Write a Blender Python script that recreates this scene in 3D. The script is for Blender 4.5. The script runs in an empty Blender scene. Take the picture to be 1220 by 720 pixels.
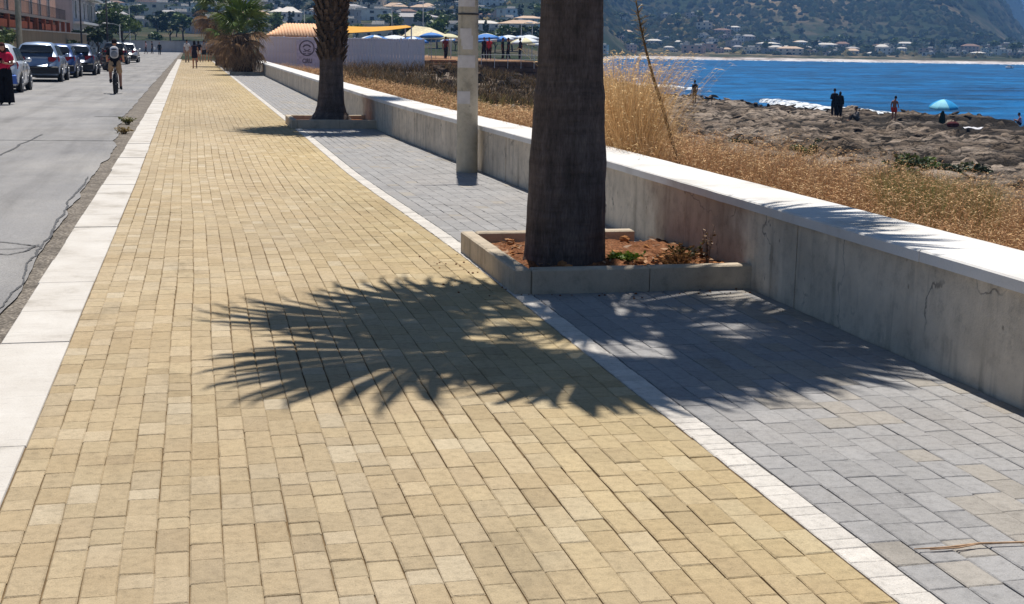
import bpy, bmesh, math, random
import numpy as np
from mathutils import Vector, Matrix, Euler
R = math.radians
random.seed(7); rng = np.random.default_rng(7)
S = bpy.context.scene
COL = S.collection

# ------------------------------------------------------------------ camera
EYE = 1.6
cam_d = bpy.data.cameras.new('camera'); cam = bpy.data.objects.new('camera', cam_d); COL.objects.link(cam)
cam_d.sensor_width = 36; cam_d.lens = 1600.0/1220*36
cam_d.clip_start = 0.1; cam_d.clip_end = 20000
YAW, PITCH, ROLL = R(13.2277), R(10.7588), R(0.9)
_f = Vector((math.sin(YAW)*math.cos(PITCH), math.cos(YAW)*math.cos(PITCH), -math.sin(PITCH)))
_r = Vector((math.cos(YAW), -math.sin(YAW), 0)); _u = _r.cross(_f)
_r2 = _r*math.cos(ROLL)+_u*math.sin(ROLL); _u2 = _u*math.cos(ROLL)-_r*math.sin(ROLL)
mw = Matrix((( _r2.x, _u2.x, -_f.x, 0), (_r2.y, _u2.y, -_f.y, 0), (_r2.z, _u2.z, -_f.z, EYE), (0, 0, 0, 1)))
cam.matrix_world = mw
S.camera = cam
S.render.resolution_x, S.render.resolution_y = 1024, 604

# ------------------------------------------------------------------ light
SUN_EL, SUN_AZ = 68.0, 11.0           # azimuth measured from +Y towards +X
W = bpy.data.worlds.new('World'); S.world = W; W.use_nodes = True
nt = W.node_tree; nt.nodes.clear()
sky = nt.nodes.new('ShaderNodeTexSky'); sky.sky_type = 'NISHITA'; sky.sun_disc = False
sky.sun_elevation = R(SUN_EL); sky.sun_rotation = R(SUN_AZ)
sky.air_density = 1.0; sky.dust_density = 0.25; sky.ozone_density = 1.5
bg = nt.nodes.new('ShaderNodeBackground'); bg.inputs[1].default_value = 0.05
wo = nt.nodes.new('ShaderNodeOutputWorld')
nt.links.new(sky.outputs[0], bg.inputs[0]); nt.links.new(bg.outputs[0], wo.inputs[0])
sun_d = bpy.data.lights.new('sun', 'SUN'); sun_d.energy = 5.0; sun_d.angle = R(0.65); sun_d.color = (1.0, 0.95, 0.87)
sun = bpy.data.objects.new('sun', sun_d); COL.objects.link(sun)
_sd = Vector((math.sin(R(SUN_AZ))*math.cos(R(SUN_EL)), math.cos(R(SUN_AZ))*math.cos(R(SUN_EL)), math.sin(R(SUN_EL))))
sun.rotation_euler = _sd.to_track_quat('Z', 'Y').to_euler(); sun.location = (0, 0, 60)
vs = S.view_settings; vs.view_transform = 'Standard'; vs.look = 'None'; vs.gamma = 1.0; vs.exposure = 0.2

# ------------------------------------------------------------------ helpers
def lin(r, g, b):
    f = lambda c: (c/255/12.92 if c/255 <= .04045 else ((c/255+.055)/1.055)**2.4)
    return (f(r), f(g), f(b))

def proj(p):
    d = Vector(p)-Vector((0, 0, EYE)); z = d.dot(_f)
    if z < .05: return (-9e3, -9e3)
    return (610+1600*d.dot(_r2)/z, 360-1600*d.dot(_u2)/z)

def ray(px, py): return _f+_r2*((px-610)/1600)-_u2*((py-360)/1600)
def at_z(px, py, z):
    d = ray(px, py); return Vector((0, 0, EYE))+d*((z-EYE)/d.z)
def at_y(px, py, Y):
    d = ray(px, py); return Vector((0, 0, EYE))+d*(Y/d.y)

class MB:
    """collects geometry for ONE mesh"""
    def __init__(s): s.v = []; s.f = []; s.c = []; s.col = (1, 1, 1); s.use = False
    def vert(s, p): s.v.append(tuple(p)); return len(s.v)-1
    def face(s, idx):
        s.f.append(tuple(idx)); s.c.append(s.col)
    def color(s, c): s.col = tuple(c); s.use = True; return s
    def poly(s, pts): s.face([s.vert(p) for p in pts])
    def box(s, c, d, rz=0, M=None):
        hx, hy, hz = d[0]/2, d[1]/2, d[2]/2; cr, sr = math.cos(rz), math.sin(rz)
        b = len(s.v)
        for sx, sy, sz in ((-1,-1,-1),(1,-1,-1),(1,1,-1),(-1,1,-1),(-1,-1,1),(1,-1,1),(1,1,1),(-1,1,1)):
            x, y, z = sx*hx, sy*hy, sz*hz
            p = Vector((c[0]+x*cr-y*sr, c[1]+x*sr+y*cr, c[2]+z))
            if M is not None: p = M @ p
            s.v.append(tuple(p))
        for q in ((0,3,2,1),(4,5,6,7),(0,1,5,4),(1,2,6,5),(2,3,7,6),(3,0,4,7)): s.face([b+i for i in q])
        return s
    def bevbox(s, c, d, bv=.01, jit=0, topshade=None):
        hx, hy = d[0]/2, d[1]/2; z0, z1 = c[2]-d[2]/2, c[2]+d[2]/2
        j = lambda: random.uniform(-jit, jit)
        o = [(c[0]+sx*hx+j(), c[1]+sy*hy+j()) for sx, sy in ((-1,-1),(1,-1),(1,1),(-1,1))]
        b = len(s.v)
        tz = [j()*.5 for _ in range(4)]
        for x, y in o: s.v.append((x, y, z0))
        for k, (x, y) in enumerate(o): s.v.append((x, y, z1-bv*.8+tz[k]))
        for k, (x, y) in enumerate(o): s.v.append((x+(bv if x < c[0] else -bv), y+(bv if y < c[1] else -bv), z1+tz[k]))
        for k in range(4):
            n = (k+1) % 4
            s.face((b+k, b+n, b+4+n, b+4+k)); s.face((b+4+k, b+4+n, b+8+n, b+8+k))
        s.face((b+8, b+9, b+10, b+11))
        return s
    def tube(s, pts, rad, n=8, cap=True, sq=1.0):
        pts = [Vector(p) for p in pts]
        if not hasattr(rad, '__len__'): rad = [rad]*len(pts)
        b = len(s.v); up = Vector((0, 0, 1))
        t0 = (pts[1]-pts[0]).normalized()
        if abs(t0.dot(up)) > .95: up = Vector((1, 0, 0))
        for i, p in enumerate(pts):
            t = (pts[min(i+1, len(pts)-1)]-pts[max(i-1, 0)]).normalized()
            a = t.cross(up).normalized(); c = a.cross(t).normalized()
            for k in range(n):
                th = 2*math.pi*k/n
                s.v.append(tuple(p+(a*math.cos(th)+c*math.sin(th)*sq)*rad[i]))
        for i in range(len(pts)-1):
            for k in range(n):
                s.face((b+i*n+k, b+i*n+(k+1) % n, b+(i+1)*n+(k+1) % n, b+(i+1)*n+k))
        if cap:
            s.face([b+k for k in range(n)][::-1]); s.face([b+(len(pts)-1)*n+k for k in range(n)])
        return s
    def lathe(s, prof, n=16, c=(0, 0, 0), sx=1, sy=1, cap=True, wob=None):
        b = len(s.v)
        for (r, z) in prof:
            for k in range(n):
                th = 2*math.pi*k/n; rr = r*(wob(th, z) if wob else 1)
                s.v.append((c[0]+rr*math.cos(th)*sx, c[1]+rr*math.sin(th)*sy, c[2]+z))
        for i in range(len(prof)-1):
            for k in range(n):
                s.face((b+i*n+k, b+i*n+(k+1) % n, b+(i+1)*n+(k+1) % n, b+(i+1)*n+k))
        if cap:
            s.face([b+k for k in range(n)][::-1]); s.face([b+(len(prof)-1)*n+k for k in range(n)])
        return s
    def ell(s, c, r, nu=10, nv=7, fn=None):
        b = len(s.v)
        for i in range(nv+1):
            ph = math.pi*i/nv
            for k in range(nu):
                th = 2*math.pi*k/nu
                p = Vector((math.sin(ph)*math.cos(th), math.sin(ph)*math.sin(th), math.cos(ph)))
                if fn: p = fn(p)
                s.v.append((c[0]+p.x*r[0], c[1]+p.y*r[1], c[2]+p.z*r[2]))
        for i in range(nv):
            for k in range(nu):
                s.face((b+i*nu+k, b+(i+1)*nu+k, b+(i+1)*nu+(k+1) % nu, b+i*nu+(k+1) % nu))
        return s
    def mesh(s, name, m, smooth=False):
        me = bpy.data.meshes.new(name); me.from_pydata(s.v, [], s.f)
        if s.use:
            a = me.attributes.new('tone', 'FLOAT_COLOR', 'FACE')
            a.data.foreach_set('color', np.array([(*c[:3], 1) for c in s.c], dtype=np.float32).ravel())
        if smooth: me.polygons.foreach_set('use_smooth', [True]*len(me.polygons))
        if m: me.materials.append(m)
        me.update(); return me
    def build(s, name, m, parent=None, smooth=False, loc=None):
        return link(name, s.mesh(name, m, smooth), parent, loc)

def link(name, data, parent=None, loc=None):
    o = bpy.data.objects.new(name, data); COL.objects.link(o)
    if parent: o.parent = parent
    if loc is not None: o.location = loc
    return o
def tag(o, label=None, cat=None, group=None, kind=None):
    if label: o['label'] = label
    if cat: o['category'] = cat
    if group: o['group'] = group
    if kind: o['kind'] = kind
    return o
def thing(name, label, cat, loc=(0, 0, 0), rz=0, group=None, scale=None):
    o = bpy.data.objects.new(name, None); COL.objects.link(o); o.empty_display_size = .2
    o.location = loc; o.rotation_euler = (0, 0, rz)
    if scale: o.scale = (scale,)*3 if not hasattr(scale, '__len__') else scale
    return tag(o, label, cat, group)
def struct(name, data): return tag(link(name, data), kind='structure')
def np_mesh(name, V, F, m, smooth=False, tone=None):
    """V (n,3), F (m,k) all same size"""
    me = bpy.data.meshes.new(name); V = np.asarray(V, np.float32); F = np.asarray(F, np.int32); k = F.shape[1]
    me.vertices.add(len(V)); me.vertices.foreach_set('co', V.ravel())
    me.loops.add(F.size); me.loops.foreach_set('vertex_index', F.ravel())
    me.polygons.add(len(F)); me.polygons.foreach_set('loop_start', np.arange(0, F.size, k, dtype=np.int32))
    if smooth: me.polygons.foreach_set('use_smooth', np.ones(len(F), bool))
    if tone is not None:
        a = me.attributes.new('tone', 'FLOAT_COLOR', 'FACE')
        t = np.ones((len(F), 4), np.float32); t[:, :3] = tone; a.data.foreach_set('color', t.ravel())
    me.materials.append(m); me.update(calc_edges=True); me.validate(); return me
def grid_mesh(name, X, Y, Z, m, smooth=True, keep=None):
    n, k = X.shape
    V = np.stack([X.ravel(), Y.ravel(), Z.ravel()], 1)
    i = np.arange(n*k).reshape(n, k)
    F = np.stack([i[:-1, :-1].ravel(), i[:-1, 1:].ravel(), i[1:, 1:].ravel(), i[1:, :-1].ravel()], 1)
    # upward orientation
    a, b, c = V[F[0, 0]], V[F[0, 1]], V[F[0, 2]]
    if np.cross(b-a, c-a)[2] < 0: F = F[:, ::-1]
    if keep is not None:
        kk = keep.ravel()[F].any(1); F = F[kk]
        u, inv = np.unique(F, return_inverse=True); V = V[u]; F = inv.reshape(F.shape)
    return np_mesh(name, V, F, m, smooth)
def _h(ix, iy, s):
    h = (ix.astype(np.int64)*374761393+iy.astype(np.int64)*668265263+s*974711) & 0xffffffff
    h = ((h ^ (h >> 13))*1274126177) & 0xffffffff
    return ((h ^ (h >> 16)) & 0xffff)/65535.0
def vn(x, y, s=0):
    x = np.asarray(x, float); y = np.asarray(y, float)
    xi, yi = np.floor(x), np.floor(y); fx, fy = x-xi, y-yi
    fx = fx*fx*(3-2*fx); fy = fy*fy*(3-2*fy)
    a, b, c, d = _h(xi, yi, s), _h(xi+1, yi, s), _h(xi, yi+1, s), _h(xi+1, yi+1, s)
    return (a*(1-fx)+b*fx)*(1-fy)+(c*(1-fx)+d*fx)*fy
def fbm(x, y, o=4, s=0):
    t = 0; a = .5; n = 0
    for k in range(o):
        t = t+a*vn(x*2**k, y*2**k, s+k*17); n += a; a *= .5
    return t/n
def sst(a, b, x):
    t = np.clip((np.asarray(x, float)-a)/(b-a), 0, 1); return t*t*(3-2*t)
# the promenade eases left beyond the first palm, the wall and the line a little sooner than the kerb
def bend(Y): return -.0045*max(0., float(Y)-16)
def lbend(Y): return float(-.16*sst(9, 18, Y))-.0045*max(0., float(Y)-24)
def wbend(Y): return float(-.28*sst(13, 26, Y))-.0008*max(0., float(Y)-26)

# ------------------------------------------------------------------ materials
class NT:
    def __init__(s, name):
        s.m = bpy.data.materials.new(name); s.m.use_nodes = True; s.t = s.m.node_tree; s.t.nodes.clear()
        s.out = s.n('ShaderNodeOutputMaterial'); s.b = s.n('ShaderNodeBsdfPrincipled')
        s.l(s.b.outputs[0], s.out.inputs[0])
    def n(s, t, **k):
        x = s.t.nodes.new(t)
        for a, v in k.items(): setattr(x, a, v)
        return x
    def l(s, a, b): s.t.links.new(a, b)
    def val(s, i, v):
        if hasattr(v, 'node'): s.l(v, i)
        else: i.default_value = v
    def pos(s, scale=(1, 1, 1), obj=False):
        mp = s.n('ShaderNodeMapping'); mp.inputs['Scale'].default_value = scale
        if obj: s.l(s.n('ShaderNodeTexCoord').outputs['Object'], mp.inputs[0])
        else: s.l(s.n('ShaderNodeNewGeometry').outputs['Position'], mp.inputs[0])
        return mp.outputs[0]
    def noise(s, vec, scale, det=3, rough=.55, dist=0):
        x = s.n('ShaderNodeTexNoise'); s.l(vec, x.inputs['Vector'])
        x.inputs['Scale'].default_value = scale; x.inputs['Detail'].default_value = det
        x.inputs['Roughness'].default_value = rough; x.inputs['Distortion'].default_value = dist
        return x.outputs['Fac']
    def voro(s, vec, scale, feat='F1'):
        x = s.n('ShaderNodeTexVoronoi'); x.feature = feat; s.l(vec, x.inputs['Vector']); x.inputs['Scale'].default_value = scale
        return x
    def ramp(s, fac, stops, interp='LINEAR'):
        x = s.n('ShaderNodeValToRGB'); s.l(fac, x.inputs[0]); e = x.color_ramp.elements; x.color_ramp.interpolation = interp
        while len(e) > 1: e.remove(e[-1])
        e[0].position = stops[0][0]; e[0].color = (*c3(stops[0][1]), 1)
        for p, c in stops[1:]:
            q = e.new(p); q.color = (*c3(c), 1)
        return x.outputs[0]
    def mix(s, fac, a, b, mode='MIX'):
        x = s.n('ShaderNodeMix'); x.data_type = 'RGBA'; x.blend_type = mode; x.clamp_factor = True
        s.val(x.inputs[0], fac)
        for i, v in ((6, a), (7, b)):
            if hasattr(v, 'node'): s.l(v, x.inputs[i])
            else: x.inputs[i].default_value = (*c3(v), 1)
        return x.outputs[2]
    def math(s, op, a, b=0., c=None):
        x = s.n('ShaderNodeMath'); x.operation = op; s.val(x.inputs[0], a); s.val(x.inputs[1], b)
        if c is not None: s.val(x.inputs[2], c)
        return x.outputs[0]
    def attr(s, name='tone'):
        x = s.n('ShaderNodeAttribute'); x.attribute_name = name; return x.outputs['Color']
    def sep(s, vec):
        x = s.n('ShaderNodeSeparateXYZ'); s.l(vec, x.inputs[0]); return x.outputs
    def bump(s, h, strength=.3, dist=.01):
        x = s.n('ShaderNodeBump'); s.l(h, x.inputs['Height']); x.inputs['Strength'].default_value = strength
        x.inputs['Distance'].default_value = dist; s.l(x.outputs[0], s.b.inputs['Normal'])
    def done(s, col, rough=.8, spec=.3, metal=0., **k):
        if hasattr(col, 'node'): s.l(col, s.b.inputs['Base Color'])
        else: s.b.inputs['Base Color'].default_value = (*c3(col), 1)
        s.val(s.b.inputs['Roughness'], rough); s.b.inputs['Specular IOR Level'].default_value = spec
        s.b.inputs['Metallic'].default_value = metal
        for a, v in k.items(): s.b.inputs[a.replace('_', ' ')].default_value = v
        return s.m
def c3(c): return (c, c, c) if not hasattr(c, '__len__') else tuple(c)[:3]
def mul(c, k): return tuple(x*k for x in c)

def plain(name, col, rough=.7, spec=.3, var=.18, scale=6., bump=0., metal=0., obj=True, **k):
    t = NT(name); p = t.pos(obj=obj); n = t.noise(p, scale, 4)
    c = t.ramp(n, [(.3, mul(col, 1-var)), (.7, mul(col, 1+var))])
    if bump: t.bump(t.noise(p, scale*6, 3), bump, .01)
    return t.done(c, rough, spec, metal, **k)

def tone_mat(name, rough=.85, noise=.25, scale=8., bump=.0, bscale=60., spec=.2, fine=.12):
    """colour from the per-piece 'tone' attribute, with grain"""
    t = NT(name); p = t.pos(); a = t.attr()
    n = t.noise(p, scale, 4); c = t.mix(1, a, t.ramp(n, [(.25, 1-noise), (.75, 1+noise*.4)]), 'MULTIPLY')
    n2 = t.noise(p, bscale, 3); c = t.mix(1, c, t.ramp(n2, [(.3, 1-fine), (.7, 1.0)]), 'MULTIPLY')
    if bump: t.bump(n2, bump, .004)
    return t.done(c, rough, spec)
def leaf_mat(name, trans=.25, rough=.5):
    t = NT(name); a = t.attr(); p = t.pos(); n = t.noise(p, 3, 2)
    c = t.mix(1, a, t.ramp(n, [(.3, .75), (.7, 1.15)]), 'MULTIPLY')
    t.l(c, t.b.inputs['Base Color']); t.b.inputs['Roughness'].default_value = rough; t.b.inputs['Specular IOR Level'].default_value = .25
    tr = t.n('ShaderNodeBsdfTranslucent'); t.l(c, tr.inputs[0]); mx = t.n('ShaderNodeMixShader'); mx.inputs[0].default_value = trans
    t.l(t.b.outputs[0], mx.inputs[1]); t.l(tr.outputs[0], mx.inputs[2]); t.l(mx.outputs[0], t.out.inputs[0])
    return t.m
# ================================================================== SETTING
# ---- materials of the ground
def mk_asphalt():
    t = NT('asphalt'); p = t.pos(); big = t.noise(p, .35, 4, .6); st = t.noise(t.pos((1.6, .10, 1)), 1.2, 4, .6); f = t.noise(p, 90, 3, .7)
    c = t.ramp(big, [(.3, lin(146, 145, 146)), (.5, lin(158, 156, 155)), (.72, lin(168, 165, 162))])
    c = t.mix(.55, c, t.ramp(st, [(.32, .62), (.5, 1.0), (.7, 1.12)]), 'MULTIPLY')
    c = t.mix(1, c, t.ramp(f, [(.3, .62), (.65, 1.1)]), 'MULTIPLY')
    pt = t.noise(t.pos((.5, .22, 1)), 1.2, 5, .7); c = t.mix(1, c, t.ramp(pt, [(.34, .74), (.48, .88), (.68, .98)]), 'MULTIPLY')
    t.bump(f, .5, .006); return t.done(c, .9, .15)
M_ASPH = mk_asphalt()
def mk_gutter():
    t = NT('gutter_dirt'); p = t.pos(); v = t.voro(p, 38); n = t.noise(p, 4, 4)
    c = t.mix(.8, t.ramp(n, [(.3, lin(140, 132, 123)), (.7, lin(184, 174, 162))]), t.ramp(t.noise(p, 60, 2, .8), [(.35, .45), (.65, 1.15)]), 'MULTIPLY')
    c = t.mix(1, c, t.ramp(v.outputs['Distance'], [(.0, 1.15), (.6, .45)]), 'MULTIPLY')
    t.bump(v.outputs['Distance'], -.8, .012); return t.done(c, .95, .1)
M_GUT = mk_gutter()
M_JOINT = plain('joint_sand', lin(112, 94, 70), .95, .1, .25, 14, .4, obj=False)
M_JOINTG = plain('grey_joint_sand', lin(92, 88, 84), .95, .1, .25, 14, .4, obj=False)
def mk_paver(name, stain, amt):
    t = NT(name); p = t.pos(); a = t.attr()
    patch = t.noise(p, .9, 3, .6); c = t.mix(t.math('MULTIPLY', t.ramp(patch, [(.48, 0), (.66, 1)]), amt), a, stain)
    m = t.noise(p, 26, 4, .65); c = t.mix(1, c, t.ramp(m, [(.28, .80), (.5, 1.0), (.74, 1.10)]), 'MULTIPLY')
    f = t.noise(p, 210, 2, .7); c = t.mix(1, c, t.ramp(f, [(.3, .80), (.62, 1.06)]), 'MULTIPLY')
    d = t.noise(t.pos((2.2, .8, 1)), 1.1, 6, .7); c = t.mix(1, c, t.ramp(d, [(.30, .80), (.44, 1.0), (.7, 1.05)]), 'MULTIPLY')
    sp_ = t.voro(p, 34); c = t.mix(.8, c, t.ramp(sp_.outputs['Distance'], [(.05, .55), (.11, 1)]), 'MULTIPLY')
    t.bump(t.math('ADD', f, t.math('MULTIPLY', m, 2.)), .7, .004); return t.done(c, .9, .15)
M_PAV = mk_paver('yellow_paver_concrete', lin(172, 150, 118), .40)
M_GPAV = mk_paver('grey_paver_concrete', lin(168, 158, 148), .18)
M_WHITE = mk_paver('white_limestone', lin(205, 200, 192), .35)
def mk_kerb():
    t = NT('kerb_limestone'); p = t.pos(); n = t.noise(p, 1.7, 6, .68); f = t.noise(p, 120, 3, .7); st = t.noise(t.pos((3, 26, 3)), 1.5, 3, .7)
    c = t.ramp(n, [(.32, lin(168, 161, 151)), (.46, lin(196, 190, 182)), (.65, lin(207, 202, 195))])
    c = t.mix(1, c, t.ramp(st, [(.30, .80), (.42, 1.0)]), 'MULTIPLY')
    c = t.mix(1, c, t.ramp(f, [(.3, .88), (.6, 1.03)]), 'MULTIPLY')
    t.bump(f, .35, .004); return t.done(c, .8, .2)
M_KERB = mk_kerb()
def mk_concrete(name, base, stained=True):
    t = NT(name); p = t.pos(); x, y, z = t.sep(p)
    n = t.noise(p, 1.6, 5, .62); st = t.noise(t.pos((1, 5.5, .55)), 1.4, 4, .6); f = t.noise(p, 60, 3, .7)
    c = t.ramp(n, [(.28, mul(base, .78)), (.52, base), (.75, mul(base, 1.18))])
    c = t.mix(.8, c, t.ramp(st, [(.30, .52), (.46, 1.0), (.62, 1.05), (.75, 1.3)]), 'MULTIPLY')
    pits = t.voro(t.pos((1, 3.4, 2.0)), 2.6); pm = t.ramp(t.math('ADD', pits.outputs['Distance'], t.math('MULTIPLY', f, .12)), [(.09, .32), (.15, 1)])
    c = t.mix(.8, c, pm, 'MULTIPLY')
    if stained:
        for yc, w in ((9.55, 1.15), (27.3, 1.1)):
            g = t.math('SUBTRACT', 1., t.math('DIVIDE', t.math('ABSOLUTE', t.math('SUBTRACT', y, yc)), w))
            g = t.math('MULTIPLY', t.math('ADD', g, t.math('SUBTRACT', t.noise(p, 5, 4), .5)), 1.5)
            g = t.math('MINIMUM', t.math('MAXIMUM', g, 0.), .45)
            c = t.mix(g, c, lin(136, 106, 84))
    mo = t.noise(p, 7, 6, .75); c = t.mix(1, c, t.ramp(mo, [(.30, .70), (.48, 1.0), (.7, 1.12)]), 'MULTIPLY')
    cr = t.n('ShaderNodeTexVoronoi'); cr.feature = 'DISTANCE_TO_EDGE'; cr.inputs['Scale'].default_value = 1.1 if stained else .01
    va = t.n('ShaderNodeVectorMath'); va.operation = 'ADD'; nz = t.n('ShaderNodeTexNoise'); nz.inputs['Scale'].default_value = 2.2; nz.inputs['Detail'].default_value = 5; t.l(p, nz.inputs['Vector']); t.l(p, va.inputs[0]); t.l(nz.outputs['Color'], va.inputs[1]); t.l(va.outputs[0], cr.inputs['Vector'])
    c = t.mix(t.math('MULTIPLY', t.ramp(cr.outputs['Distance'], [(.004, 1), (.014, 0)]), t.ramp(n, [(.5, 0), (.6, .7)])), c, (.12, .11, .10))
    t.bump(t.math('ADD', f, t.math('ADD', t.math('MULTIPLY', st, 2.), mo)), .6, .008); return t.done(c, .85, .2)
M_CONC = mk_concrete('board_marked_concrete', lin(204, 191, 172))
M_CONC2 = mk_concrete('planter_concrete', lin(188, 174, 154), False)
def mk_coping():
    t = NT('white_coping'); p = t.pos(); n = t.noise(p, 1.3, 5, .6); f = t.noise(p, 90, 3, .7); x, y, z = t.sep(p)
    c = t.ramp(n, [(.30, lin(184, 180, 173)), (.44, lin(212, 209, 205)), (.6, lin(221, 219, 216))])
    c = t.mix(1, c, t.ramp(f, [(.25, .9), (.5, 1.02)]), 'MULTIPLY')
    t.bump(f, .25, .004); return t.done(c, .75, .2)
M_COPE = mk_coping()

# ---- road, gutter, ground
def strip(name, x0f, x1f, ys, z, m, seg=1):
    b = MB()
    for i in range(len(ys)):
        for k in range(seg+1):
            a = x0f(ys[i]); c = x1f(ys[i]); b.vert((a+(c-a)*k/seg, ys[i], z))
    for i in range(len(ys)-1):
        for k in range(seg):
            n = i*(seg+1)+k; b.face((n, n+1, n+seg+2, n+seg+1))
    return b.mesh(name, m)
ysr = list(np.arange(-6, 40, .12))+list(np.arange(40, 231, 2.))
def road_edge(Y):
    base = -1.30-.30*float(sst(20, 34, Y))+.06*float(sst(14, 8, Y))
    return bend(Y)*.6+base+.09*(float(fbm(Y*.9, 3.3, 4, 5))-.5)*2
struct('road', strip('road', lambda y: -9.2, road_edge, ysr, -.118, M_ASPH, 6))
struct('gutter', strip('gutter', lambda y: road_edge(y)-.6, lambda y: -.9+bend(y), ysr, -.132, M_GUT, 2))
# tar-sealed cracks and one short dark line across the road
M_DKLINE = plain('dark_line', (.07, .068, .068), .6, .4, .3, 20, obj=False)
def road_line(pts, w, name='dark_line'):
    b = MB(); n = 40
    P = []
    for i in range(len(pts)-1):
        for k in range(n):
            t = k/n; P.append((pts[i][0]*(1-t)+pts[i+1][0]*t, pts[i][1]*(1-t)+pts[i+1][1]*t))
    for k, (x, y) in enumerate(P):
        dx, dy = (P[min(k+1, len(P)-1)][0]-P[max(k-1, 0)][0], P[min(k+1, len(P)-1)][1]-P[max(k-1, 0)][1]); L = math.hypot(dx, dy) or 1
        ww = w*(.25+1.3*float(fbm(k*.22, w*90+pts[0][1], 3, 9))); o = (float(fbm(k*.05, pts[0][0], 4, 4))-.5)*.10
        cx, cy = x-dy/L*o, y+dx/L*o
        b.vert((cx-dy/L*ww, cy+dx/L*ww, -.112)); b.vert((cx+dy/L*ww, cy-dx/L*ww, -.112))
    for k in range(len(P)-1): b.face((2*k, 2*k+2, 2*k+3, 2*k+1))
    return tag(link(name, b.mesh(name, M_DKLINE)), kind='structure')
def gz(px, py): p = at_z(px, py, -.112); return (p.x, p.y)
road_line([gz(-60, 166.5), gz(146, 168)], .03)
road_line([gz(112, 139), gz(163, 139)], .05)  # short dark line across the road
road_line([gz(-40, 287), gz(15, 289), gz(50, 293)], .012)
road_line([gz(-40, 301), gz(10, 303), gz(30, 298), gz(42, 291)], .012)
road_line([gz(-20, 298), gz(18, 296), gz(44, 293)], .009)
road_line([gz(0, 185), gz(25, 172), gz(50, 160)], .02)
# dark cut line along the edge of the asphalt
road_line([(road_edge(y)-.035, y) for y in (8.2, 9.0, 10.0, 11.0)], .008)
road_line([(road_edge(y)-.035, y) for y in (11.0, 11.6, 12.4, 13.5, 14.6, 16, 18)], .012)

# ---- kerb of white limestone slabs
kb = struct('kerb', MB().mesh('kerb', M_KERB))
kb_b = MB()
for i in range(230): pass
y = -1.0; i = 0
M_KBASE = M_JOINTG
kbase = MB()
while y < 128:
    L = random.uniform(.86, 1.02) if y < 70 else 2.0
    b = MB(); x = bend(y+L/2)
    dx = bend(y+L)-bend(y)
    tone = random.uniform(.93, 1.03)
    g = random.uniform(.0008, .0018); y0, y1 = y+g, y+L-g
    o0, o1 = bend(y0), bend(y1); zt = random.uniform(-.003, .004)
    jl = random.uniform(-.008, .008); jr = random.uniform(-.005, .003)
    P = [(-1.06+o0+jl, y0), (-.703+o0+jr, y0), (-.703+o1+jr, y1), (-1.06+o1+jl, y1)]
    bv = .006
    ring = [(px, py, -.2) for px, py in P]+[(px, py, zt-bv) for px, py in P]
    Q = [(P[0][0]+bv, y0+.003), (P[1][0]-bv*.5, y0+.003), (P[2][0]-bv*.5, y1-.003), (P[3][0]+bv, y1-.003)]
    ring += [(px, py, zt) for px, py in Q]
    for r_ in ring: b.vert(r_)
    for k in range(4):
        n = (k+1) % 4; b.face((k, n, 4+n, 4+k)); b.face((4+k, 4+n, 8+n, 8+k))
    b.face((8, 9, 10, 11))
    b.build('kerb_stone', M_KERB, kb)
    y += L; i += 1

# ---- paver lanes: each paver its own block, the 300 nearest as parts
def paver_rows(x0, x1, ncol, y0, y1, lens, gap, stagger, colfn, b0=bend, b1=bend):
    w = (x1-x0)/ncol; out = []
    for c in range(ncol):
        y = y0-random.uniform(0, .2)+(stagger*(c % 2)); wander = random.uniform(0, 9)
        while y < y1:
            L = random.choice(lens)*random.uniform(.97, 1.03)
            wx = .007*math.sin(y*.55+c*.22)+.0035*math.sin(y*1.9+c*.5+wander*.08)
            ym = y+L/2; xa, xb = x0+b0(ym), x1+b1(ym); w2 = (xb-xa)/ncol
            out.append((xa+w2*(c+.5)+wx*min(1, c/4, (ncol-1-c)/4), ym, w2-gap, L-gap*.7, colfn(x0+w*(c+.5), ym)))
            y += L
    return out
def add_paver(b, p, z=0, bv=.0045, jit=.0020, depth=.03):
    x, y, w, L, col = p
    b.color(col); dz = random.uniform(-.0016, .0016)
    if y > 40: 
        b.bevbox((x, y, z-depth/2+dz), (w, L, depth), .006, 0.0); return
    b.bevbox((x, y, z-depth/2+dz), (w, L, depth), bv*random.uniform(.7, 1.3), jit)
def lane(root, pavers, part, rest, m, lim=300):
    vis = []
    for k, p in enumerate(pavers):
        q = proj((p[0], p[1], 0))
        if -15 < q[0] < 1235 and 0 < q[1] < 730: vis.append((p[1]**2+p[0]**2, k))
    vis.sort(); near = {k for _, k in vis[:lim]}
    rb = MB()
    for k, p in enumerate(pavers):
        if k in near:
            b = MB(); add_paver(b, (0, 0, p[2], p[3], p[4])); b.build(part, m, root, loc=(p[0], p[1], 0))
        else: add_paver(rb, p)
    tag(rb.build(rest, m, root), kind='stuff')
YT = [lin(*c) for c in ((197, 173, 132), (190, 165, 122), (204, 183, 146), (184, 160, 119), (193, 171, 134), (178, 152, 108), (200, 176, 132), (187, 163, 122), (214, 196, 162), (174, 150, 112))]
def ycol(x, y):
    batch = fbm(x*.5+3, y*.22, 3, 3)
    i = int(min(9, max(0, random.gauss(4.5, 2.8)))); c = np.array(YT[i])*.55+.45*np.array(lin(196, 173, 134))
    k = random.uniform(.92, 1.06)*(1+.34*(float(batch)-.5))
    g = float(fbm(x*.7, y*.3+40, 2, 8)); grey = np.array(lin(184, 166, 136))
    c = c*(1-.5*g)+grey*.5*g
    warm = .07*float(sst(.4, 2., x)); c = c*np.array((1+warm*.2, 1-.0*warm, 1-warm*1.6))
    return tuple(c*k*np.array((.875, .915, 1.03)))
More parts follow.
